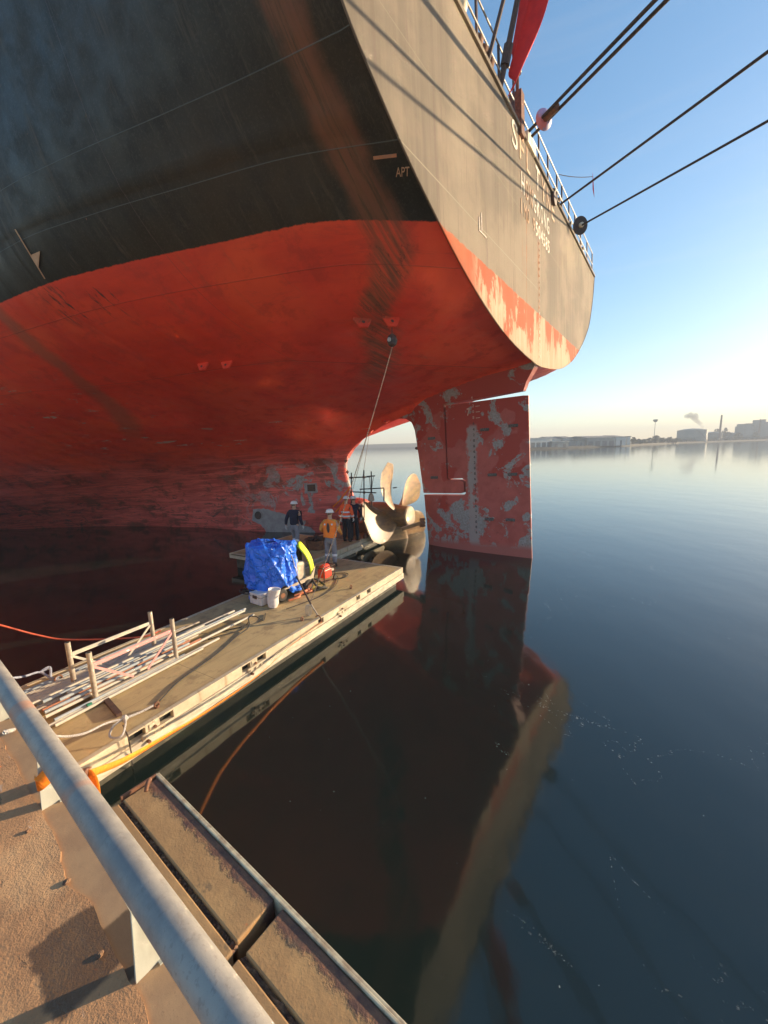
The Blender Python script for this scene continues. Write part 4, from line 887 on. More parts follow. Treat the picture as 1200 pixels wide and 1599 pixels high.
mb = MB(); mb.box(.15, 8.9, 1.98, 2.0, .548, .556); 
# quay-to-pontoon near end stays under the rail
def pon(u, v, z=.55): return M_PON @ Vector((u, v, z))
def pontube(name, pts, r, m, label, cat, n=8, **k):
    return rope(name, [pon(*p) for p in pts], r, m, label, cat, n=n, **k)

# ------------------------------------------------------------------ the pole rack and its scaffold tubes
MAT['tube'] = simple('galvanised_tube', (.58, .52, .40), (.42, .40, .36), 9, rough=.45, bs=.2)
MAT['tube2'] = simple('dull_tube', (.42, .36, .28), (.30, .25, .20), 9, rough=.55)
MAT['tube_rust'] = simple('rusty_tube', (.42, .17, .09), (.30, .13, .08), 9, rough=.7)
MAT['tube_blue'] = simple('blue_grey_tube', (.26, .32, .38), (.42, .42, .38), 5, rough=.5)
MAT['pink'] = simple('pink_paint', (.70, .34, .32), (.60, .28, .26), 9, rough=.5)
MAT['green'] = simple('green_paint', (.02, .22, .13), (.03, .16, .1), 9, rough=.5)
rk = thing('pole_rack', 'galvanised and pink steel rack standing on the pontoon full of scaffold tubes', 'rack', M=M_PON)
for v, z0 in ((1.2, 0), (1.86, 0)):
    for u in (1.18, 2.45):
        mb = MB(); mb.tube([(u, v, .56), (u, v, 1.34)], .036, 14); mb.build('rack_post', MAT['tube2'], rk, smooth='auto')
        mb = MB(); mb.tube([(u, v, 1.338), (u, v, 1.342)], .027, 12); mb.build('post_mouth', MAT['darkvoid'], rk)
    m = MAT['pink'] if v < 1.5 else MAT['tube']
    mb = MB(); mb.bar((1.19, v, 1.13), (2.44, v, 1.13), .02, .06); mb.build('top_bar', m, rk)
    mb = MB(); mb.bar((1.19, v, .62), (2.44, v, .62), .04, .05); mb.build('bottom_bar', MAT['tube2'], rk)
    mb = MB(); mb.bar((1.21, v-.012, 1.10), (1.72, v-.012, .66), .012, .035); mb.bar((2.42, v-.012, 1.10), (1.95, v-.012, .66), .012, .035); mb.build('brace', m, rk)
for u in (1.18, 2.45):
    mb = MB(); mb.bar((u, 1.2, .60), (u, 1.86, .60), .05, .05); mb.build('cross_bar', MAT['tube2'], rk)
rnd = random.Random(11); P_ = []
spec = []
# layers of tubes between the posts, and loose ones on both sides
for z, vs_, in ((.655, (1.27, 1.335, 1.40, 1.47, 1.54, 1.61, 1.68, 1.75, 1.81)), (.71, (1.30, 1.37, 1.44, 1.51, 1.59, 1.66, 1.74)), (.765, (1.34, 1.42, 1.50, 1.58))):
    for v in vs_: spec.append((v, z))
for i, (v, z) in enumerate(spec):
    u0 = rnd.uniform(.45, 1.0) if z > .66 else rnd.uniform(.35, .9); u1 = rnd.choice([2.75, 3.1, 3.4, 3.9, 4.3]) + rnd.uniform(-.1, .1)
    P_.append((u0, v, z, u1, v+rnd.uniform(-.02, .02)+(.09 if u1 > 3.6 else 0), z+rnd.uniform(-.004, .008)-(.05 if u1 > 3.6 else 0)))
for (v, u0, u1) in ((1.98, .5, 2.6), (2.05, .62, 3.3), (2.13, .52, 2.9), (2.21, .7, 3.6), (2.30, .55, 2.5), (2.38, .45, 3.0), (1.94, .42, 3.5), (2.09, .40, 2.2), (2.26, .38, 3.3), (2.44, .6, 2.7), (2.17, .36, 2.9)): P_.append((u0, v, .585, u1, v-.02, .585))
for (v, u0, u1) in ((1.06, .62, 2.9), (1.12, .55, 3.3), (1.15, .65, 2.6)): P_.append((u0, v, .585+.03*(v > 1.13), u1, v+.04, .588))
lab = {'tube': 'pale galvanised scaffold tube', 'tube2': 'dull brownish scaffold tube', 'tube_rust': 'rusty orange scaffold tube', 'tube_blue': 'blue grey scaffold tube'}
from collections import Counter
kinds = []
for i, q in enumerate(P_):
    kk = 'tube_rust' if i in (1, 10) else rnd.choice(['tube', 'tube', 'tube2', 'tube', 'tube_blue'])
    kinds.append(kk)
proto = {}
for i, (u0, v0, z0, u1, v1, z1) in enumerate(P_):
    kk = kinds[i]; a = pon(u0, v0, z0); b = pon(u1, v1, z1); L = (b-a).length
    mb = MB(); r_ = .0243; N_ = 12
    vs = []; 
    mb.tube([(0, 0, 0), (0, 0, L)], r_, N_, cap=False); mb.tube([(0, 0, L), (0, 0, 0)], r_*.82, N_, cap=False)
    for k in range(N_): pass
    o = mb.build('scaffold_tube', MAT[kk], smooth='auto'); o.rotation_euler = (b-a).to_track_quat('Z', 'Y').to_euler(); o.location = a
    zone = 'inside the rack' if 1.2 < v0 < 1.9 else ('on the deck left of the rack' if v0 >= 1.9 else 'on the deck along the pink side of the rack')
    lng = 'long' if L > 3.2 else ('short' if L < 2.2 else 'medium')
    tag(o, f'{lng} {lab[kk]} lying {zone}', 'tube', 'scaffold tubes on the pontoon')
    # closed end ring so the wall has thickness
    mb = MB()
    for zz in (0, L): 
        ring = [(math.cos(2*math.pi*k/N_)*r_*q, math.sin(2*math.pi*k/N_)*r_*q, zz) for q in (1, .82) for k in range(N_)]
        mb.add(ring, [(k, (k+1) % N_, N_+(k+1) % N_, N_+k) for k in range(N_)])
    mb.build('tube_end', MAT[kk], o)
mb = MB(); mb.tube([(0, 0, 0), (.06, 0, 0)], .035, 12); o = mb.build('green_sleeve', MAT['green'], smooth='auto'); o.matrix_world = M_PON @ Matrix.Translation((1.02, 1.10, .60)); tag(o, 'bright green plastic sleeve at the foot of the near rack post', 'sleeve')
mb = MB(); mb.bar((1.26, 1.12, .575), (1.16, .52, .575), .07, .05); tag(mb.build('steel_angle', MAT['dark_steel'], M=M_PON), 'dark steel angle bar lying across the deck from the rack foot', 'steel bar')

# ------------------------------------------------------------------ ropes, strap, rings
MAT['white_rope'] = twist('white_rope', (.75, .72, .66), (.45, .42, .40), 60)
MAT['blue_rope'] = twist('pale_blue_rope', (.55, .58, .66), (.30, .32, .42), 50)
MAT['orange'] = simple('orange_webbing', (.95, .27, .015), (.85, .20, .01), 30, rough=.7, bs=.4)
MAT['rusty_ring'] = MAT['rust']
def ring_bolt(u, v, label, r=.032, lean=0):
    mb = MB(); mb.tube([(u+r*math.cos(a), v+lean, .555+r*1.1+r*math.sin(a)) for a in [k*.45 for k in range(15)]], .013, 7); mb.lathe([(.035, 0), (.03, .025)], (u, v, .55), (0, 0, 1), 10)
    return tag(mb.build('ring_bolt', MAT['rust'], M=M_PON, smooth='auto'), label, 'ring bolt')
ring_bolt(1.53, .24, 'rusty ring bolt by the deck edge holding the knotted white rope'); ring_bolt(4.72, .28, 'rusty ring bolt beside the shackle and the orange strap hook'); ring_bolt(6.80, .42, 'small dark ring bolt near the far end of the pontoon', .04); ring_bolt(1.15, 2.34, 'rusty ring bolt behind the rack holding the pale blue rope', .05)
kn = pon(1.12, .30, .62)
e0 = M_QUAY @ Vector((-3.05, -14.12, 2.55))
pts = spline([e0, at_z(45, 1137, 1.25), at_z(90, 1150, .95), at_z(130, 1146, .80), at_z(165, 1130, .70), kn], 6)
mb = MB(); mb.tube(pts, .014, 8)
lp = [kn, at_z(196, 1130, .72), at_z(191, 1148, .68), at_z(178, 1153, .66), at_z(171, 1148, .66), at_z(178, 1133, .68), kn]
mb.tube(spline(lp, 6), .014, 8); mb.tube(spline([kn, pon(1.32, .27, .60), pon(1.5, .25, .60)], 6), .016, 8); mb.lathe([(.01, -.04), (.045, -.02), (.05, .02), (.01, .05)], kn, (1, .5, 0), 12)
tag(mb.build('mooring_line', MAT['white_rope'], smooth='auto'), 'white rope with a knotted loop tying the pontoon to the quay', 'rope')
k2 = pon(1.08, 2.40, .62)
mb = MB(); mb.tube(spline([at_z(-60, 1060, 1.3), at_z(0, 1060, 1.0), at_z(35, 1057, .80), at_z(62, 1050, .70), k2], 6), .017, 8)
for dz_ in (0, .03, -.02): mb.tube(spline([at_z(62, 1050, .70), at_z(78, 1043+dz_*60, .7), k2+Vector((0, 0, dz_)), pon(1.16, 2.34, .60)], 5), .016, 7)
tag(mb.build('mooring_line', MAT['blue_rope'], smooth='auto'), 'pale blue and white rope tied behind the rack, leading off left', 'rope')
# orange strap from the quay post, along the pontoon side to the hook
def ribbon(pts, w, up, m, name, n=10, tw=None):
    P = spline(pts, n); mb = MB(); V = []; N_ = len(P)
    for i, p in enumerate(P):
        t = (P[min(i+1, N_-1)]-P[max(i-1, 0)]).normalized(); u = Vector(up)-t*Vector(up).dot(t); u.normalize()
        if tw: u = Matrix.Rotation(tw*i/N_, 3, t) @ u
        V += [p+u*w/2, p-u*w/2]
    mb.add(V, [(2*i, 2*i+1, 2*i+3, 2*i+2) for i in range(N_-1)]); o = mb.build(name, m, smooth=True)
    s = o.modifiers.new('solid', 'SOLIDIFY'); s.thickness = .004; s.offset = 0; return o
PS = M_PON @ Vector((4.98, -.03, .46)); PQ = M_QUAY @ Vector((-2.62, -13.87, 2.28)); PQ2 = M_QUAY @ Vector((-2.67, -14.10, 2.42))
P1 = at_z(125, 1213, 1.98)
strap = ribbon([P1, at_z(145, 1207, 1.85), at_z(200, 1184, 1.4), at_z(262, 1148, .88), at_z(330, 1107, .55), at_z(402, 1056, .42), at_z(455, 1008, .44), PS], .055, (0, 0, 1), MAT['orange'], 'ratchet_strap', tw=.9)
tag(strap, 'taut orange ratchet strap from the quay post along the side of the pontoon', 'strap')
o = ribbon([P1, at_z(108, 1212, 2.05), at_z(100, 1216, 2.15), M_QUAY @ Vector((-2.655, -13.965, 2.42)), M_QUAY @ Vector((-2.655, -14.07, 2.37)), M_QUAY @ Vector((-2.69, -14.078, 2.37))], .085, (0, 0, 1), MAT['orange'], 'strap_wrap'); o.parent = strap
o = ribbon([at_z(136, 1208, 1.97), at_z(145, 1213, 1.95), at_z(149, 1226, 1.88), at_z(151, 1240, 1.80), at_z(153, 1256, 1.72)], .055, vR, MAT['orange'], 'loose_tail'); o.parent = strap
mb = MB(); c = P1; d = (at_z(145, 1207, 1.85)-P1).normalized()
mb.bar(c-d*.09, c+d*.09, .075, .02); mb.bar(c-d*.05+Vector((0, 0, .03)), c+d*.12+Vector((0, 0, .05)), .07, .012); mb.tube([c+d.cross(vU)*.05, c-d.cross(vU)*.05], .018, 10)
for s_ in (-1, 1): mb.lathe([(.035, -.004), (.035, .004)], c+d.cross(vU)*.045*s_+Vector((0, 0, .01)), d.cross(vU), 14)
o = mb.build('ratchet', MAT['rust'], strap, smooth='auto')
mb = MB(); mb.tube(spline([PS, pon(5.0, .0, .56), pon(4.99, .06, .60), pon(4.97, .11, .57)], 5), .012, 7); mb.build('strap_hook', MAT['rust'], strap, smooth='auto')
# tension bar with wire shackle standing on the deck edge
mb = MB(); tp = pon(5.02, .95, 1.02) 
mb.tube([pon(5.0, .06, .58), at_z(486, 944, .80)], .016, 8); lb_ = tag(mb.build('lashing_bar', MAT['tube2'], smooth='auto'), 'thin lashing bar leaning from the deck edge up towards the tarpaulin', 'bar')
mb = MB(); mb.tube([at_z(486, 944, .80), at_z(462, 898, 1.05)], .022, 8); o = mb.build('bar_sleeve', MAT['rope_dark'], lb_, smooth='auto')
mb = MB(); cc = at_z(482, 953, .68)
for k in range(4): mb.tube([cc+Vector((.02*k-.03, 0, 0))+Vector((.035*math.cos(a), .02*math.cos(a), .13*math.sin(a))) for a in [q*.35 for q in range(19)]], .006, 5)
tag(mb.build('wire_loop', MAT['tube'], smooth='auto'), 'small upright coil of wire beside the lashing bar', 'wire')

# ------------------------------------------------------------------ compressor under a blue tarpaulin
def noise3(p): return math.sin(p.x*5.1+p.y*3.3)*math.sin(p.y*6.7+p.z*4.1)*math.sin(p.z*5.9+p.x*2.7)
MAT['creambody'] = simple('cream_metal', (.62, .52, .36), (.45, .36, .26), 5, rough=.5)
MAT['hivis'] = simple('yellow_hivis', (.85, .95, .02), (.70, .80, .02), 6, rough=.6)
MAT['whiteplastic'] = simple('white_plastic', (.75, .72, .70), (.60, .56, .54), 6, rough=.5)
gt = G('blue_tarpaulin'); a = gt.noise(3.0, 6, .6, dist=.5); b = gt.noise(1.2, 3, .5)
ridge = gt.ss(gt.m('ABSOLUTE', gt.m('SUBTRACT', gt.noise(2.2, 3, .5, dist=1.0), .5)), .06, .0)
MAT['tarp'] = gt.done(gt.mix(gt.ss(a, .35, .65), (.02, .15, .78), (.03, .20, .90)), gt.ss(b, .35, .6, .22, .42), bump=gt.m('ADD', gt.m('MULTIPLY', ridge, .8), a), bs=.9, bd=.05)
cp = thing('compressor', 'cream wheeled compressor mostly hidden below the blue tarpaulin', 'machine', M=M_PON @ Matrix.Translation((5.75, 1.75, .55)) @ Matrix.Rotation(R(-8), 4, 'Z'))
mb = MB(); mb.box(-.5, .50, -.28, .34, .28, .80); mb.build('body', MAT['creambody'], cp, bevel=.06)
mb = MB(); mb.prism([(-.62, .28), (.55, .40), (.72, .62), (.62, .28)], -.40, -.36, MT((0, 0, 0), (1, 0, 0), (0, 0, 1), (0, 1, 0))); mb.build('side_panel', MAT['creambody'], cp)
for x, y in ((-.4, -.38), (.45, -.38), (-.4, .4), (.45, .4)):
    mb = MB(); mb.lathe([(.02, -.06), (.13, -.06), (.16, -.03), (.16, .03), (.13, .06), (.02, .06)], (x, y, .17), (0, 1, 0), 18); wq = mb.build('wheel', MAT['black'], cp, smooth='auto')
    mb = MB(); mb.lathe([(.07, -.065), (.07, .065)], (x, y, .17), (0, 1, 0), 12); mb.build('rim', MAT['rust'], wq)
mb = MB(); mb.tube([(.6, -.2, .2), (1.0, -.3, .1), (1.1, -.3, .12)], .025, 8); mb.tube([(-.5, 0, .22), (.5, 0, .22)], .04, 8); mb.build('drawbar', MAT['rust'], cp, smooth='auto')
# tarp: a draped shell
def tarp_pt(u, v):
    a = 2*math.pi*u; rr = .06 + v
    hem = .16 + .13*math.sin(3*a+.6) + .10*math.sin(7*a+2.0)
    flat = min(1, rr/.42); dr = max(0, (rr-.42)/.64)
    ca, sa = math.cos(a), math.sin(a)
    ex = (abs(ca)**2.6+abs(sa)**2.15)**(-1/2.15)
    fold = (.055*math.sin(9*a+2*math.sin(2*a))+.035*math.sin(17*a+1.2))*dr**.8
    rad = (.78*flat**.85 + fold + .06*dr)*ex
    x = rad*ca*.70; y = rad*sa*.74
    z = 1.37 - .26*rr*rr - .10*max(0, x) - (1.08-hem)*dr**1.02*1.0
    p = Vector((x, y, z)); k = noise3(p*.8)*.05 + .075*(1-abs(math.sin(p.x*4.1+p.y*3.1+p.z*2.2+1.5*math.sin(p.z*3))))**4 + .06*(1-abs(math.sin(p.x*5.3-p.y*4.7+p.z*3.7+1.1*math.sin(p.x*4))))**5 - .03*(1-abs(math.sin(p.x*9.3+p.y*8.7-p.z*6.7)))**4
    d = Vector((ca*.7, sa*.7, .5*(1-dr))); return p + d*k
mb = MB(); mb.grid(tarp_pt, 181, 60)
tp_ = mb.build('tarpaulin', MAT['tarp'], smooth=True, M=M_PON @ Matrix.Translation((5.62, 2.02, .55)) @ Matrix.Rotation(R(-6), 4, 'Z')); tag(tp_, 'crumpled bright blue tarpaulin draped over the compressor', 'tarpaulin')
s = tp_.modifiers.new('solid', 'SOLIDIFY'); s.thickness = .006
mb = MB(); mb.tube([tarp_pt(.78, .30)+Vector((0, 0, .02)), tarp_pt(.80, .55)+Vector((0, -.03, .02)), tarp_pt(.83, .95)+Vector((0, -.03, 0))], .012, 6); mb.build('tarp_cord', MAT['white_rope'], tp_, smooth='auto')
# hi-vis covered unit standing behind it
mb = MB(); mb.grid(lambda u, v: Vector((.02+.16*math.sin(u*3.1)+.03*math.sin(v*14), -.20+.40*v, 1.16*(1-u)*1.0+.04*math.sin(v*9))) + Vector((.24*u, 0, .06*math.sin(u*3.14))), 16, 24)
hv = mb.build('hivis_cover', MAT['hivis'], smooth=True, M=M_PON @ Matrix.Translation((6.26, 1.68, .58)) @ Matrix.Rotation(R(-58), 4, 'Z')); tag(hv, 'bright yellow cover hanging over the far end of the compressor', 'cover')
hv.modifiers.new('solid', 'SOLIDIFY').thickness = .015
mb = MB(); mb.box(-.02, .16, -.28, .28, .15, .98); o = mb.build('dark_unit', MAT['black'], M=M_PON @ Matrix.Translation((6.20, 1.92, .56)), bevel=.03); tag(o, 'black engine box between the blue tarpaulin and the yellow cover', 'machine')
# red pump
rp = thing('red_pump', 'small red pump in a tube frame beside the yellow cover', 'pump', M=M_PON @ Matrix.Translation((7.02, 1.45, .55)))
mb = MB(); mb.box(-.16, .16, -.13, .13, .10, .34); mb.lathe([(.10, -.14), (.12, 0), (.10, .14)], (0, 0, .36), (1, 0, 0), 14); mb.build('pump_body', simple('red_paint', (.75, .06, .03), (.55, .05, .03), 9, rough=.4), rp, bevel=.02)
mb = MB()
for y in (-.17, .17): mb.tube([(-.24, y, .03), (-.24, y, .42), (.24, y, .42), (.24, y, .03), (-.24, y, .03)], .014, 7)
mb.tube([(-.24, -.17, .42), (-.24, .17, .42)], .014, 7); mb.tube([(.24, -.17, .42), (.24, .17, .42)], .014, 7); mb.build('tube_frame', MAT['dark_steel'], rp, smooth='auto')
mb = MB(); mb.lathe([(.045, 0), (.05, .12), (.03, .14)], (.16, -.05, .25), (1, -.2, 0), 12); mb.build('outlet', MAT['tube'], rp, smooth='auto')
for y in (-.2, .2):
    mb = MB(); mb.lathe([(.07, -.02), (.07, .02)], (.2, y, .07), (0, 1, 0), 14); mb.build('wheel', MAT['black'], rp, smooth='auto')
# white bucket bag, white case, orange hose heap
mb = MB(); mb.lathe([(.11, 0), (.14, .08), (.12, .20), (.15, .42), (.155, .43), (.14, .42), (.12, .2)], (0, 0, 0), (.12, -.05, 1), 18, cap=False)
for i, v in enumerate(mb.v): mb.v[i] = (v[0]+.02*math.sin(v[2]*16), v[1]+.02*math.sin(v[2]*11+v[0]*9), v[2])
o = mb.build('plastic_bag', MAT['whiteplastic'], smooth=True, M=M_PON @ Matrix.Translation((4.97, 1.40, .56))); tag(o, 'crumpled white plastic bag hanging at the near corner of the tarpaulin', 'bag')
cs = thing('white_case', 'white case on the deck left of the plastic bag', 'case', M=M_PON @ Matrix.Translation((4.95, 1.83, .55)) @ Matrix.Rotation(R(-6), 4, 'Z'))
mb = MB(); mb.box(-.10, .22, -.22, .22, .02, .30); mb.build('case_shell', MAT['whiteplastic'], cs, bevel=.02)
mb = MB(); mb.box(-.105, .225, -.225, .225, .21, .225); mb.build('case_seam', MAT['pontgrey'], cs)
mb = MB(); mb.box(-.12, -.10, -.07, .07, .18, .25); mb.build('case_latch', MAT['dark_steel'], cs)
pontube('coiled_hose', [(4.9+.18*math.cos(a)+.01*a, 2.18+.16*math.sin(a), .60+.05*math.sin(a*1.3)+.28*abs(math.sin(a/2))) for a in [k*.35 for k in range(46)]], .013, MAT['black'], 'black hose coiled beside the white case', 'hose')
pontube('orange_hose', spline([(5.35, 1.25, .60), (5.6, 1.15, .62), (5.8, 1.28, .60), (6.05, 1.14, .62), (6.2, 1.3, .60), (5.9, 1.2, .66), (5.6, 1.3, .62)], 6), .03, simple('orange_brown_hose', (.60, .17, .06), (.40, .15, .08), 14), 'orange brown hose heaped below the compressor', 'hose')
pontube('black_hose', spline([(6.1, 1.1, .60), (6.35, 1.0, .64), (6.6, 1.15, .60), (6.55, 1.4, .75), (6.3, 1.3, .85), (6.2, 1.05, .7), (6.5, .98, .58), (6.3, 1.2, .6)], 6), .028, MAT['black'], 'thick black hose looped under the black engine box', 'hose')
pontube('black_cable', spline([(7.4, 1.3, .565), (7.15, 1.1, .565), (6.6, .85, .565), (6.0, .78, .565), (5.4, .9, .565), (5.0, 1.0, .565)], 8), .010, MAT['black'], 'thin black cable lying on the deck in front of the compressor', 'cable')
pontube('black_cable', spline([(7.3, 1.6, .565), (7.6, 1.5, .57), (7.75, 1.2, .565), (7.45, 1.05, .57), (7.2, 1.25, .565)], 8), .012, MAT['black'], 'black cable looped on the deck right of the red pump', 'cable')
pontube('black_cable', spline([(4.6, 1.25, .565), (4.3, 1.0, .58), (4.15, 1.05, .72), (4.05, 1.15, .72), (3.9, 1.0, .60), (3.55, .95, .565), (2.9, .72, .565), (2.1, .55, .565), (1.62, .32, .57)], 8), .012, MAT['black'], 'long black cable running down the deck to the rope ring bolt', 'cable')
pontube('black_cable', spline([(4.1, 1.25, .565), (3.8, 1.1, .565), (3.4, 1.2, .60), (3.2, 1.35, .57), (3.5, 1.4, .565), (3.9, 1.2, .565)], 8), .010, MAT['black'], 'black cable loop beside the ends of the scaffold tubes', 'cable')
rope('drain_line', [at_z(192, 1132, .70), at_z(200, 1150, .6), at_z(205, 1175, .35), at_z(207, 1196, .02)], .008, MAT['mooring'], 'thin dark line hanging from the rope knot down into the water', 'line')
rope('red_hose', spline([at_z(-80, 955, 1.6), at_z(0, 976, 1.2), at_z(60, 992, .8), at_z(110, 999, .6), pon(2.6, 2.72, .57), pon(3.0, 2.6, .565)], 6), .016, simple('red_hose', (.55, .09, .04), (.4, .08, .05), 9), 'thin red hose sagging over the dark water to the pontoon edge', 'hose')

# ------------------------------------------------------------------ things at the propeller
hw = [Vector(LUG2[:])]
def sw(p): return M_SHIP @ Vector(p)
def hang(name, a, b, r, m, label, cat, sag=0, **k): return rope(name, catenary(a, b, sag, 10), r, m, label, cat, **k)
l2 = sw(LUG2); blk = l2+Vector((0, 0, -.42))
cb = thing('chain_block', 'small black chain block hanging from a lug under the counter', 'hoist', loc=blk)
mb = MB(); mb.lathe([(.03, .16), (.10, .10), (.13, 0), (.10, -.10), (.03, -.15)], (0, 0, 0), (0, 0, 1), 16); mb.build('hoist_drum', MAT['dark_mark'], cb, smooth='auto')
mb = MB(); mb.tube([(0, 0, .14), (0, 0, .40)], .012, 6); mb.build('hoist_hook', MAT['dark_steel'], cb)
mb = MB(); mb.lathe([(.05, -.14), (.05, .14)], (0, 0, 0), tuple(vN), 12); mb.build('hoist_wheel', MAT['tube_blue'], cb, smooth='auto')
MAT['chain'] = twist('hoist_chain', (.62, .50, .38), (.20, .14, .10), 30)
hang('hoist_chain', blk+Vector((0, 0, -.14)), pon(5.35, .62, .57), .010, MAT['chain'], 'long thin hoist chain running from the chain block down to the pontoon deck', 'chain', sag=.25)
l5 = sw((-11.06, -.32, 5.36)); 
hang('hoist_chain', l5, pon(12.3, 4.2, 1.9), .010, MAT['chain'], 'left strand of the double chain above the scaffold', 'chain')
hang('hoist_chain', l5+Vector((.06, 0, 0)), pon(12.6, 3.9, 1.9), .010, MAT['chain'], 'right strand of the double chain above the scaffold', 'chain')
# scaffold of tubes in front of the boss
sf = thing('tube_scaffold', 'black tube scaffold standing between the hull and the propeller', 'scaffold', loc=(0, 0, 0))
def px(x, y, D): return at_d(x, y, D)
MAT['blacktube'] = simple('black_tube', (.03, .03, .035), (.05, .045, .04), 9)
for (x0, y0, x1, y1, D) in [(549, 738, 549, 800, 15.6), (568.5, 734, 569, 812, 15.6), (580, 736, 581, 790, 15.9)]:
    mb = MB(); mb.tube([px(x0, y0, D), px(x1, y1, D)], .024, 8); mb.build('upright', MAT['blacktube'], sf, smooth='auto')
for (x0, y0, x1, y1, D) in [(545, 746, 578, 744.5, 15.5), (551, 768, 588, 769.5, 15.5), (562, 764, 600, 762, 16.2), (614, 762, 620, 761, 16.3), (573, 744, 586, 743, 15.9)]:
    mb = MB(); mb.tube([px(x0, y0, D), px(x1, y1, D)], .024, 8); mb.build('ledger', MAT['blacktube'], sf, smooth='auto')
mb = MB(); mb.tube([px(600, 763, 16.2), px(600, 783, 16.2)], .03, 8); mb.build('upright', MAT['blacktube'], sf, smooth='auto')
mb = MB()
for x, y in [(549, 746), (568.7, 745), (549, 768), (569, 769)]: mb.lathe([(.05, -.04), (.05, .04)], px(x, y, 15.55), (1, 0, 0), 8)
mb.build('coupler', MAT['rust'], sf)
hk = thing('hook_block', 'small steel hook block hanging by two chains inside the scaffold', 'hook', loc=px(580, 778, 15.7))
mb = MB(); mb.lathe([(.05, .2), (.10, .12), (.12, 0), (.13, -.10), (.03, -.14)], (0, 0, 0), (0, 0, 1), 12); mb.build('block', MAT['tube2'], hk, smooth='auto')
mb = MB(); mb.tube([(0, 0, .2), (-.05, 0, .9)], .012, 5); mb.tube([(0, 0, .2), (.12, 0, .9)], .012, 5); mb.tube([(-.05, 0, -.12), (-.08, 0, -.3), (.02, 0, -.36)], .02, 6); mb.build('block_chain', MAT['dark_steel'], hk)
# pole with a flanged end under the hub
pa, pb = px(583, 838, 14.4), px(659, 815, 14.0)
mb = MB(); mb.bar(px(628, 826, 14.0), px(658, 816.5, 13.9), .14, .12); o = mb.build('support_beam', MAT['bronze'], bevel=.01); tag(o, 'sunlit square beam with a bolted flange sticking out below the propeller hub', 'beam')
mb = MB(); c = px(660, 816, 13.9); mb.lathe([(.17, -.05), (.17, .05)], c, (px(660, 816, 13.9)-px(628, 826, 14.0)), 16)
for k in range(6): mb.lathe([(.03, -.1), (.03, .1)], c+Vector((.0, .13*math.cos(k*1.05), .13*math.sin(k*1.05))), (1, 0, .2), 8)
mb.build('flange', MAT['rust'], o, smooth='auto')
# orange slings round the stern frame
for i, (x0, y0, x1, y1) in enumerate([(546, 762, 520, 792), (549, 766, 524, 800)]):
    q = [ray(x0, y0), ray(x1, y1)]
    A_ = px(x0, y0, 16.6); B_ = px(x1, y1, 16.3)
    o = ribbon([A_, A_.lerp(B_, .5)+Vector((0, 0, -.05)), B_], .06, (0, 0, 1), MAT['orange'], 'lifting_sling', n=5); tag(o, ['upper orange sling hanging round the stern frame behind the workers', 'lower orange sling hanging round the stern frame behind the workers'][i], 'sling')
# low dark steel platform with gear between pontoon and boss, and a rusty steel tub
tb = thing('rusty_tub', 'rusty open steel tub on the pontoon between two workers', 'tub', M=M_PON @ Matrix.Translation((9.75, 3.95, .55)) @ Matrix.Rotation(R(20), 4, 'Z'))
mb = MB(); mb.lathe([(.34, 0), (.44, .36), (.46, .37), (.43, .36), (.33, .03)], (0, 0, 0), (0, 0, 1), 22, cap=False); mb.lathe([(.33, .02), (.33, .025)], (0, 0, 0), (0, 0, 1), 22); mb.build('tub_shell', MAT['rust'], tb, smooth='auto')
mb = MB()
for k in range(14):
    a = random.random()*6.3; q = random.random()*.3; mb.tube([(q*math.cos(a), q*math.sin(a), .25), (q*math.cos(a)+random.uniform(-.2, .2), q*math.sin(a)+random.uniform(-.2, .2), .40+random.random()*.06)], .02, 6)
mb.build('scrap', MAT['dark_steel'], tb)
mb = MB(); 
for k in range(9): mb.lathe([(.09, 0), (.11, .08), (.05, .2)], pon(11.6+.2*k+.0, 3.35+.12*math.sin(k*2.1), .5+.0), (random.uniform(-.3, .3), random.uniform(-.3, .3), 1), 10)
tag(mb.build('bolt_heap', MAT['rust'], smooth='auto'), 'rusty heap of bolts and shackles on the far pontoon by the propeller', 'hardware')
mb = MB(); mb.box(0, 1.9, 0, .5, .5, .95); tag(mb.build('steel_box', MAT['tube_rust'], M=M_PON @ Matrix.Translation((11.5, 4.0, 0)), bevel=.02), 'long rusty red steel box on the far pontoon in front of the shaft boss', 'box')
# ------------------------------------------------------------------ people
MAT['skin'] = simple('skin', (.52, .30, .20), (.45, .25, .17), 20, rough=.5, bs=.05)
MAT['helmet'] = simple('white_helmet', (.82, .82, .80), (.70, .70, .68), 9, rough=.3, bs=.05)
MAT['navy'] = simple('navy_jacket', (.012, .014, .035), (.022, .022, .05), 9, rough=.85, bs=.5, bd=.02)
MAT['workgrey'] = simple('grey_work_trousers', (.17, .18, .22), (.24, .25, .29), 6, rough=.85, bs=.6, bd=.02)
MAT['blacktrouser'] = simple('black_work_trousers', (.012, .012, .018), (.02, .02, .03), 8, rough=.85, bs=.5)
MAT['vest'] = simple('orange_vest', (1.0, .26, .03), (.95, .20, .02), 8, rough=.75, bs=.6, bd=.02)
MAT['hivisred'] = simple('orange_red_hivis', (1.0, .15, .04), (.95, .11, .03), 8, rough=.75, bs=.6, bd=.02)
MAT['tansleeve'] = simple('orange_brown_sleeve', (.72, .33, .07), (.58, .26, .06), 8, rough=.85, bs=.5)
MAT['boot'] = simple('black_boot', (.015, .014, .013), (.03, .027, .025), 9, rough=.6)
MAT['glove'] = simple('pale_glove', (.62, .62, .60), (.5, .5, .48), 9, rough=.8)
MAT['reflect'] = simple('reflective_tape', (.75, .76, .78), (.62, .64, .68), 20, rough=.4)
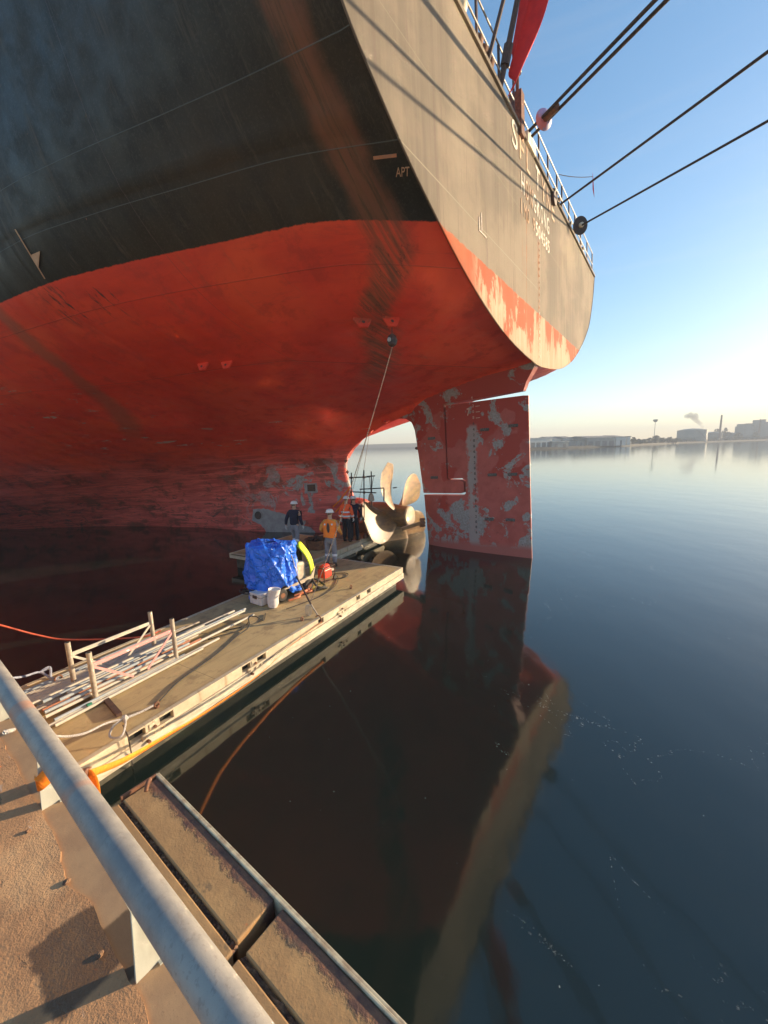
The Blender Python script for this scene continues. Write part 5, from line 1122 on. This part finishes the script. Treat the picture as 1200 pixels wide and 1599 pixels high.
def skin(name, nodes, edges, m, parent, sub=2, root=0):
    me = bpy.data.meshes.new(name); me.from_pydata([n[0] for n in nodes], edges, []); o = bpy.data.objects.new(name, me); COL.objects.link(o)
    sk = o.modifiers.new('skin', 'SKIN'); sk.use_smooth_shade = True
    for i, n in enumerate(nodes):
        r = n[1]; me.skin_vertices[0].data[i].radius = (r if hasattr(r, '__len__') else (r, r)); me.skin_vertices[0].data[i].use_root = (i == root)
    sb = o.modifiers.new('sub', 'SUBSURF'); sb.levels = sub; sb.render_levels = sub
    me.materials.append(m); o.parent = parent; return o
def person(label, loc, facing, pose, cols, vest=None, back=None):
    """facing: world angle of the direction the person looks to; x = forward, y = left"""
    th = thing('person', label, 'person', loc=loc, rz=facing, group=None)
    hipL, hipR = Vector((0, .10, .93)), Vector((0, -.10, .93)); sp = pose.get('lean', 0.0)
    footL = Vector(pose['fl']); footR = Vector(pose['fr'])
    def kn(h, f, b=.05): m = h.lerp(f+Vector((0, 0, .09)), .5); return m + Vector((b, 0, 0))
    kL = kn(hipL, footL, pose.get('kl', .03)); kR = kn(hipR, footR, pose.get('kr', .03)); aL = footL+Vector((-.02, 0, .12)); aR = footR+Vector((-.02, 0, .12))
    pel = Vector((0, 0, .96)); wst = Vector((sp*.2, 0, 1.12)); cst = Vector((sp*.6, 0, 1.32)); sh = Vector((sp*.9, 0, 1.45)); nk = Vector((sp+.01, 0, 1.55)); hd = nk+Vector((pose.get('hx', .02), pose.get('hy', 0), .12))
    sL = sh+Vector((0, .19, -.02)); sR = sh+Vector((0, -.19, -.02)); eL, eR, wL, wR = [Vector(pose[k]) for k in ('el', 'er', 'wl', 'wr')]
    body = skin('body', [(pel, (.13, .11)), (wst, (.12, .10)), (cst, (.14, .11)), (sh, (.09, .08)), (nk, .055), (hd+Vector((0, 0, -.02)), (.075, .085)), (hd+Vector((-.005, 0, .07)), (.075, .088)), (sL, .055), (eL, .033), (wL, .026), (sR, .055), (eR, .033), (wR, .026),
        (hipL, .085), (kL, .06), (aL, .045), (hipR, .085), (kR, .06), (aR, .045)],
        [(0, 1), (1, 2), (2, 3), (3, 4), (4, 5), (5, 6), (3, 7), (7, 8), (8, 9), (3, 10), (10, 11), (11, 12), (0, 13), (13, 14), (14, 15), (0, 16), (16, 17), (17, 18)], MAT['skin'], th)
    tr = skin('trousers', [(pel+Vector((0, 0, .06)), (.165, .125)), (pel+Vector((0, 0, -.02)), (.165, .13)), (hipL+Vector((0, .0, -.08)), .10), (kL, .082), (aL+Vector((0, 0, .03)), .075), (hipR+Vector((0, 0, -.08)), .10), (kR, .082), (aR+Vector((0, 0, .03)), .075)],
        [(0, 1), (1, 2), (2, 3), (3, 4), (1, 5), (5, 6), (6, 7)], MAT[cols['legs']], th)
    if cols.get('tape', True):
        mb = MB()
        for k, a in ((kL, aL), (kR, aR)):
            p0 = k.lerp(a, .28); ax = (a-k).normalized(); mb.lathe([(.079, -.035), (.082, 0), (.079, .035)], p0, ax, 18)
        mb.build('leg_tape', MAT['reflect'], tr, smooth='auto')
    jk = skin('jacket', [(pel+Vector((0, 0, -.07)), (.185, .15)), (wst, (.17, .14)), (cst, (.19, .15)), (sh+Vector((0, 0, 0)), (.12, .12)), (nk+Vector((0, 0, -.02)), .075), (sL, .085), (eL, .066), (wL.lerp(eL, .12), .05), (sR, .085), (eR, .066), (wR.lerp(eR, .12), .05)],
        [(0, 1), (1, 2), (2, 3), (3, 4), (3, 5), (5, 6), (6, 7), (3, 8), (8, 9), (9, 10)], MAT[cols['torso']], th)
    if vest:
        rings = [(.98, .165, .205), (1.08, .175, .205), (1.20, .172, .205), (1.32, .172, .222), (1.41, .158, .225), (1.47, .125, .185), (1.52, .085, .11)]; mb = MB(); NV_ = 32
        for z_, rx_, ry_ in rings: mb.v += [(sp*max(0, z_-1)*1.9+rx_*(1+.03*math.sin(5*a+z_*30))*math.cos(a)*(abs(math.cos(a))**-.12 if abs(math.cos(a)) > .2 else 1), ry_*math.sin(a), z_+.012*math.sin(3*a)) for a in [2*math.pi*q/NV_+.001 for q in range(NV_)]]
        fs_ = [(a_*NV_+q, a_*NV_+(q+1) % NV_, (a_+1)*NV_+(q+1) % NV_, (a_+1)*NV_+q) for a_ in range(len(rings)-1) for q in range(NV_)]; mb.f += fs_; mb.mi += [0]*len(fs_)
        vs = mb.build('vest', MAT[vest], th, smooth=True)
        jv = vs
    else: jv = jk
    if cols.get('bands'):
        mb = MB()
        for z in cols['bands']:
            ring = [(Vector((sp*(z-1)*1.2+.155*cols.get('bf', 1.07)*math.cos(a), .195*cols.get('bf', 1.07)*math.sin(a), z+dz)) ) for dz in (-.03, .03) for a in [2*math.pi*k/28 for k in range(28)]]
            mb.add(ring, [(k, (k+1) % 28, 28+(k+1) % 28, 28+k) for k in range(28)])
        mb.build('reflective_band', MAT['reflect'], jv, smooth=True)
        mb = MB()
        for e, w_ in ((eL, wL), (eR, wR)): p0 = e.lerp(w_, .45); mb.lathe([(.064, -.03), (.066, 0), (.064, .03)], p0, (w_-e).normalized(), 16)
        mb.build('sleeve_band', MAT['reflect'], jv, smooth='auto')
    if back:  # dark oval print and two shoulder patches on the back
        mb = MB(); c = cst+Vector((-.196, 0, -.03)); mb.add([c+Vector((-.004+.02*math.cos(a)**2*0, .045*math.cos(a), .15*math.sin(a))) for a in [k*2*math.pi/20 for k in range(20)]], [tuple(range(20))[::-1]])
        o_ = mb.build('back_print', MAT['dark_mark'], jv); so = o_.modifiers.new('solid', 'SOLIDIFY'); so.thickness = .012
        mb = MB(); [mb.lathe([(.028, -.008), (.028, .008)], sh+Vector((-.165, s_*.11, -.06)), (1, 0, 0), 10) for s_ in (-1, 1)]; mb.build('shoulder_patch', MAT['reflect'], jv)
    # boots
    for f, k in ((footL, kL), (footR, kR)):
        skin('boot', [(f+Vector((-.03, 0, .20)), (.062, .058)), (f+Vector((-.035, 0, .07)), (.052, .055)), (f+Vector((.06, 0, .05)), (.05, .042)), (f+Vector((.15, 0, .04)), (.045, .03))], [(0, 1), (1, 2), (2, 3)], MAT['boot'], th)
    # hands with five curled fingers
    hm = MAT[cols.get('hands', 'glove')]
    for w_, e, sgn in ((wL, eL, 1), (wR, eR, -1)):
        d = (w_-e).normalized(); side = Vector((1, 0, 0)) - d*d.x; side.normalize(); inn = d.cross(side)*sgn
        N = [(w_-d*.02, (.028, .022)), (w_+d*.035, (.036, .018)), (w_+d*.075, (.040, .018))]; E = [(0, 1), (1, 2)]
        for i, (o_, ln) in enumerate([(.033, .070), (.011, .080), (-.011, .074), (-.032, .058)]):
            b0 = w_+d*.085+side*o_; n0 = len(N); N += [(b0, .0105), (b0+d*ln*.45+inn*.012, .010), (b0+d*ln*.75+inn*.035, .009), (b0+d*ln*.85+inn*.058, .008)]; E += [(2, n0), (n0, n0+1), (n0+1, n0+2), (n0+2, n0+3)]
        n0 = len(N); N += [(w_+d*.03+side*.045+inn*.01, .012), (w_+d*.06+side*.062+inn*.028, .011), (w_+d*.09+side*.058+inn*.045, .009)]; E += [(1, n0), (n0, n0+1), (n0+1, n0+2)]
        skin('glove', N, E, hm, th, sub=1)
    # face: nose, ears, mouth, eyes; hair below the helmet
    mb = MB(); mb.add([hd+Vector(q) for q in [(.085, 0, .03), (.078, .016, -.012), (.108, 0, -.012), (.078, -.016, -.012)]], [(0, 1, 2), (0, 2, 3), (1, 3, 2)]); mb.build('nose', MAT['skin'], body)
    for s_ in (-1, 1):
        mb = MB(); mb.lathe([(.02, -.008), (.024, 0), (.016, .01)], hd+Vector((0, s_*.078, .015)), (0, s_, 0), 10); mb.build('ear', MAT['skin'], body, smooth=True)
        mb = MB(); mb.lathe([(.009, -.004), (.009, .003)], hd+Vector((.082, s_*.03, .03)), (1, 0, 0), 8); mb.build('eye', MAT['dark_mark'], body)
    mb = MB(); mb.box(.07, .083, -.022, .022, -.040, -.034, Matrix.Translation(hd)); mb.build('mouth', MAT['rust'], body)
    hr_ = skin('hair', [(hd+Vector((-.035, 0, -.04)), (.066, .062)), (hd+Vector((-.02, 0, .05)), (.080, .075))], [(0, 1)], MAT['boot'], body)
    # helmet
    he = hd+Vector((0, 0, .055)); mb = MB()
    mb.lathe([(.118, 0), (.120, .02), (.112, .055), (.090, .088), (.055, .106), (.0, .112)], he, (.08, 0, 1), 24); mb.lathe([(.118, -.002), (.140, -.006), (.140, .002), (.118, .010)], he, (.08, 0, 1), 24)
    mb.box(.10, .175, -.06, .06, -.012, -.002, Matrix.Translation(he)); hl = mb.build('helmet', MAT['helmet'], th, smooth='auto')
    mb = MB(); mb.bar(he+Vector((-.11, 0, .02)), he+Vector((.11, 0, .02)), .02, .006); mb.tube([he+Vector((-.02, .115, 0)), he+Vector((.03, .06, -.14)), he+Vector((.03, -.06, -.14)), he+Vector((-.02, -.115, 0))], .005, 5); mb.build('chin_strap', MAT['black'], hl)
    return th
def aim(p, x, y): return math.atan2(y-p.y, x-p.x)
pA = pon(9.15, 4.45, .55); pB = pon(8.06, 2.01, .55); pC = pon(10.98, 3.45, .55); pD = pon(11.45, 3.40, .50)
arm = dict(el=(-.03, .27, 1.17), er=(-.03, -.27, 1.17), wl=(.05, .30, .92), wr=(.05, -.30, .92))
person('worker in a navy jacket walking away across the far pontoon, white helmet', pA, R(75), dict(arm, fl=(.14, .10, 0), fr=(-.16, -.11, 0), kl=.08, kr=.05, lean=.03, el=(-.06, .28, 1.17), wl=(-.02, .33, .93)), dict(legs='workgrey', torso='navy'))
person('worker in an orange vest and grey trousers standing on the near pontoon, white helmet', pB, R(82), dict(fl=(.04, .14, 0), fr=(-.02, -.13, 0), el=(.02, .30, 1.20), er=(-.02, -.30, 1.20), wl=(.22, .22, 1.08), wr=(.20, -.30, 1.06), lean=.04, hx=.035), dict(legs='workgrey', torso='tansleeve', hands='tansleeve'), vest='vest', back=True)
person('worker in an orange red striped jacket and black trousers facing the propeller', pC, R(60), dict(arm, fl=(.02, .12, 0), fr=(0, -.12, 0), lean=.02, er=(.0, -.28, 1.18), wr=(.10, -.26, .95)), dict(legs='blacktrouser', torso='hivisred', tape=False, bands=(1.06, 1.22)))
person('worker in dark clothes half hidden behind the orange red jacket', pD, R(110), dict(arm, fl=(.02, .12, 0), fr=(0, -.12, 0)), dict(legs='blacktrouser', torso='navy', tape=False))

# ------------------------------------------------------------------ haze over the water
if HAZE:
    mb = MB(); mb.box(-1800, 1800, -1800, 1800, -3.5, 62)
    hz = mb.build('haze', vol('haze', .0008, (.80, .86, .95), .0)); tag(hz, None, None, kind='stuff')
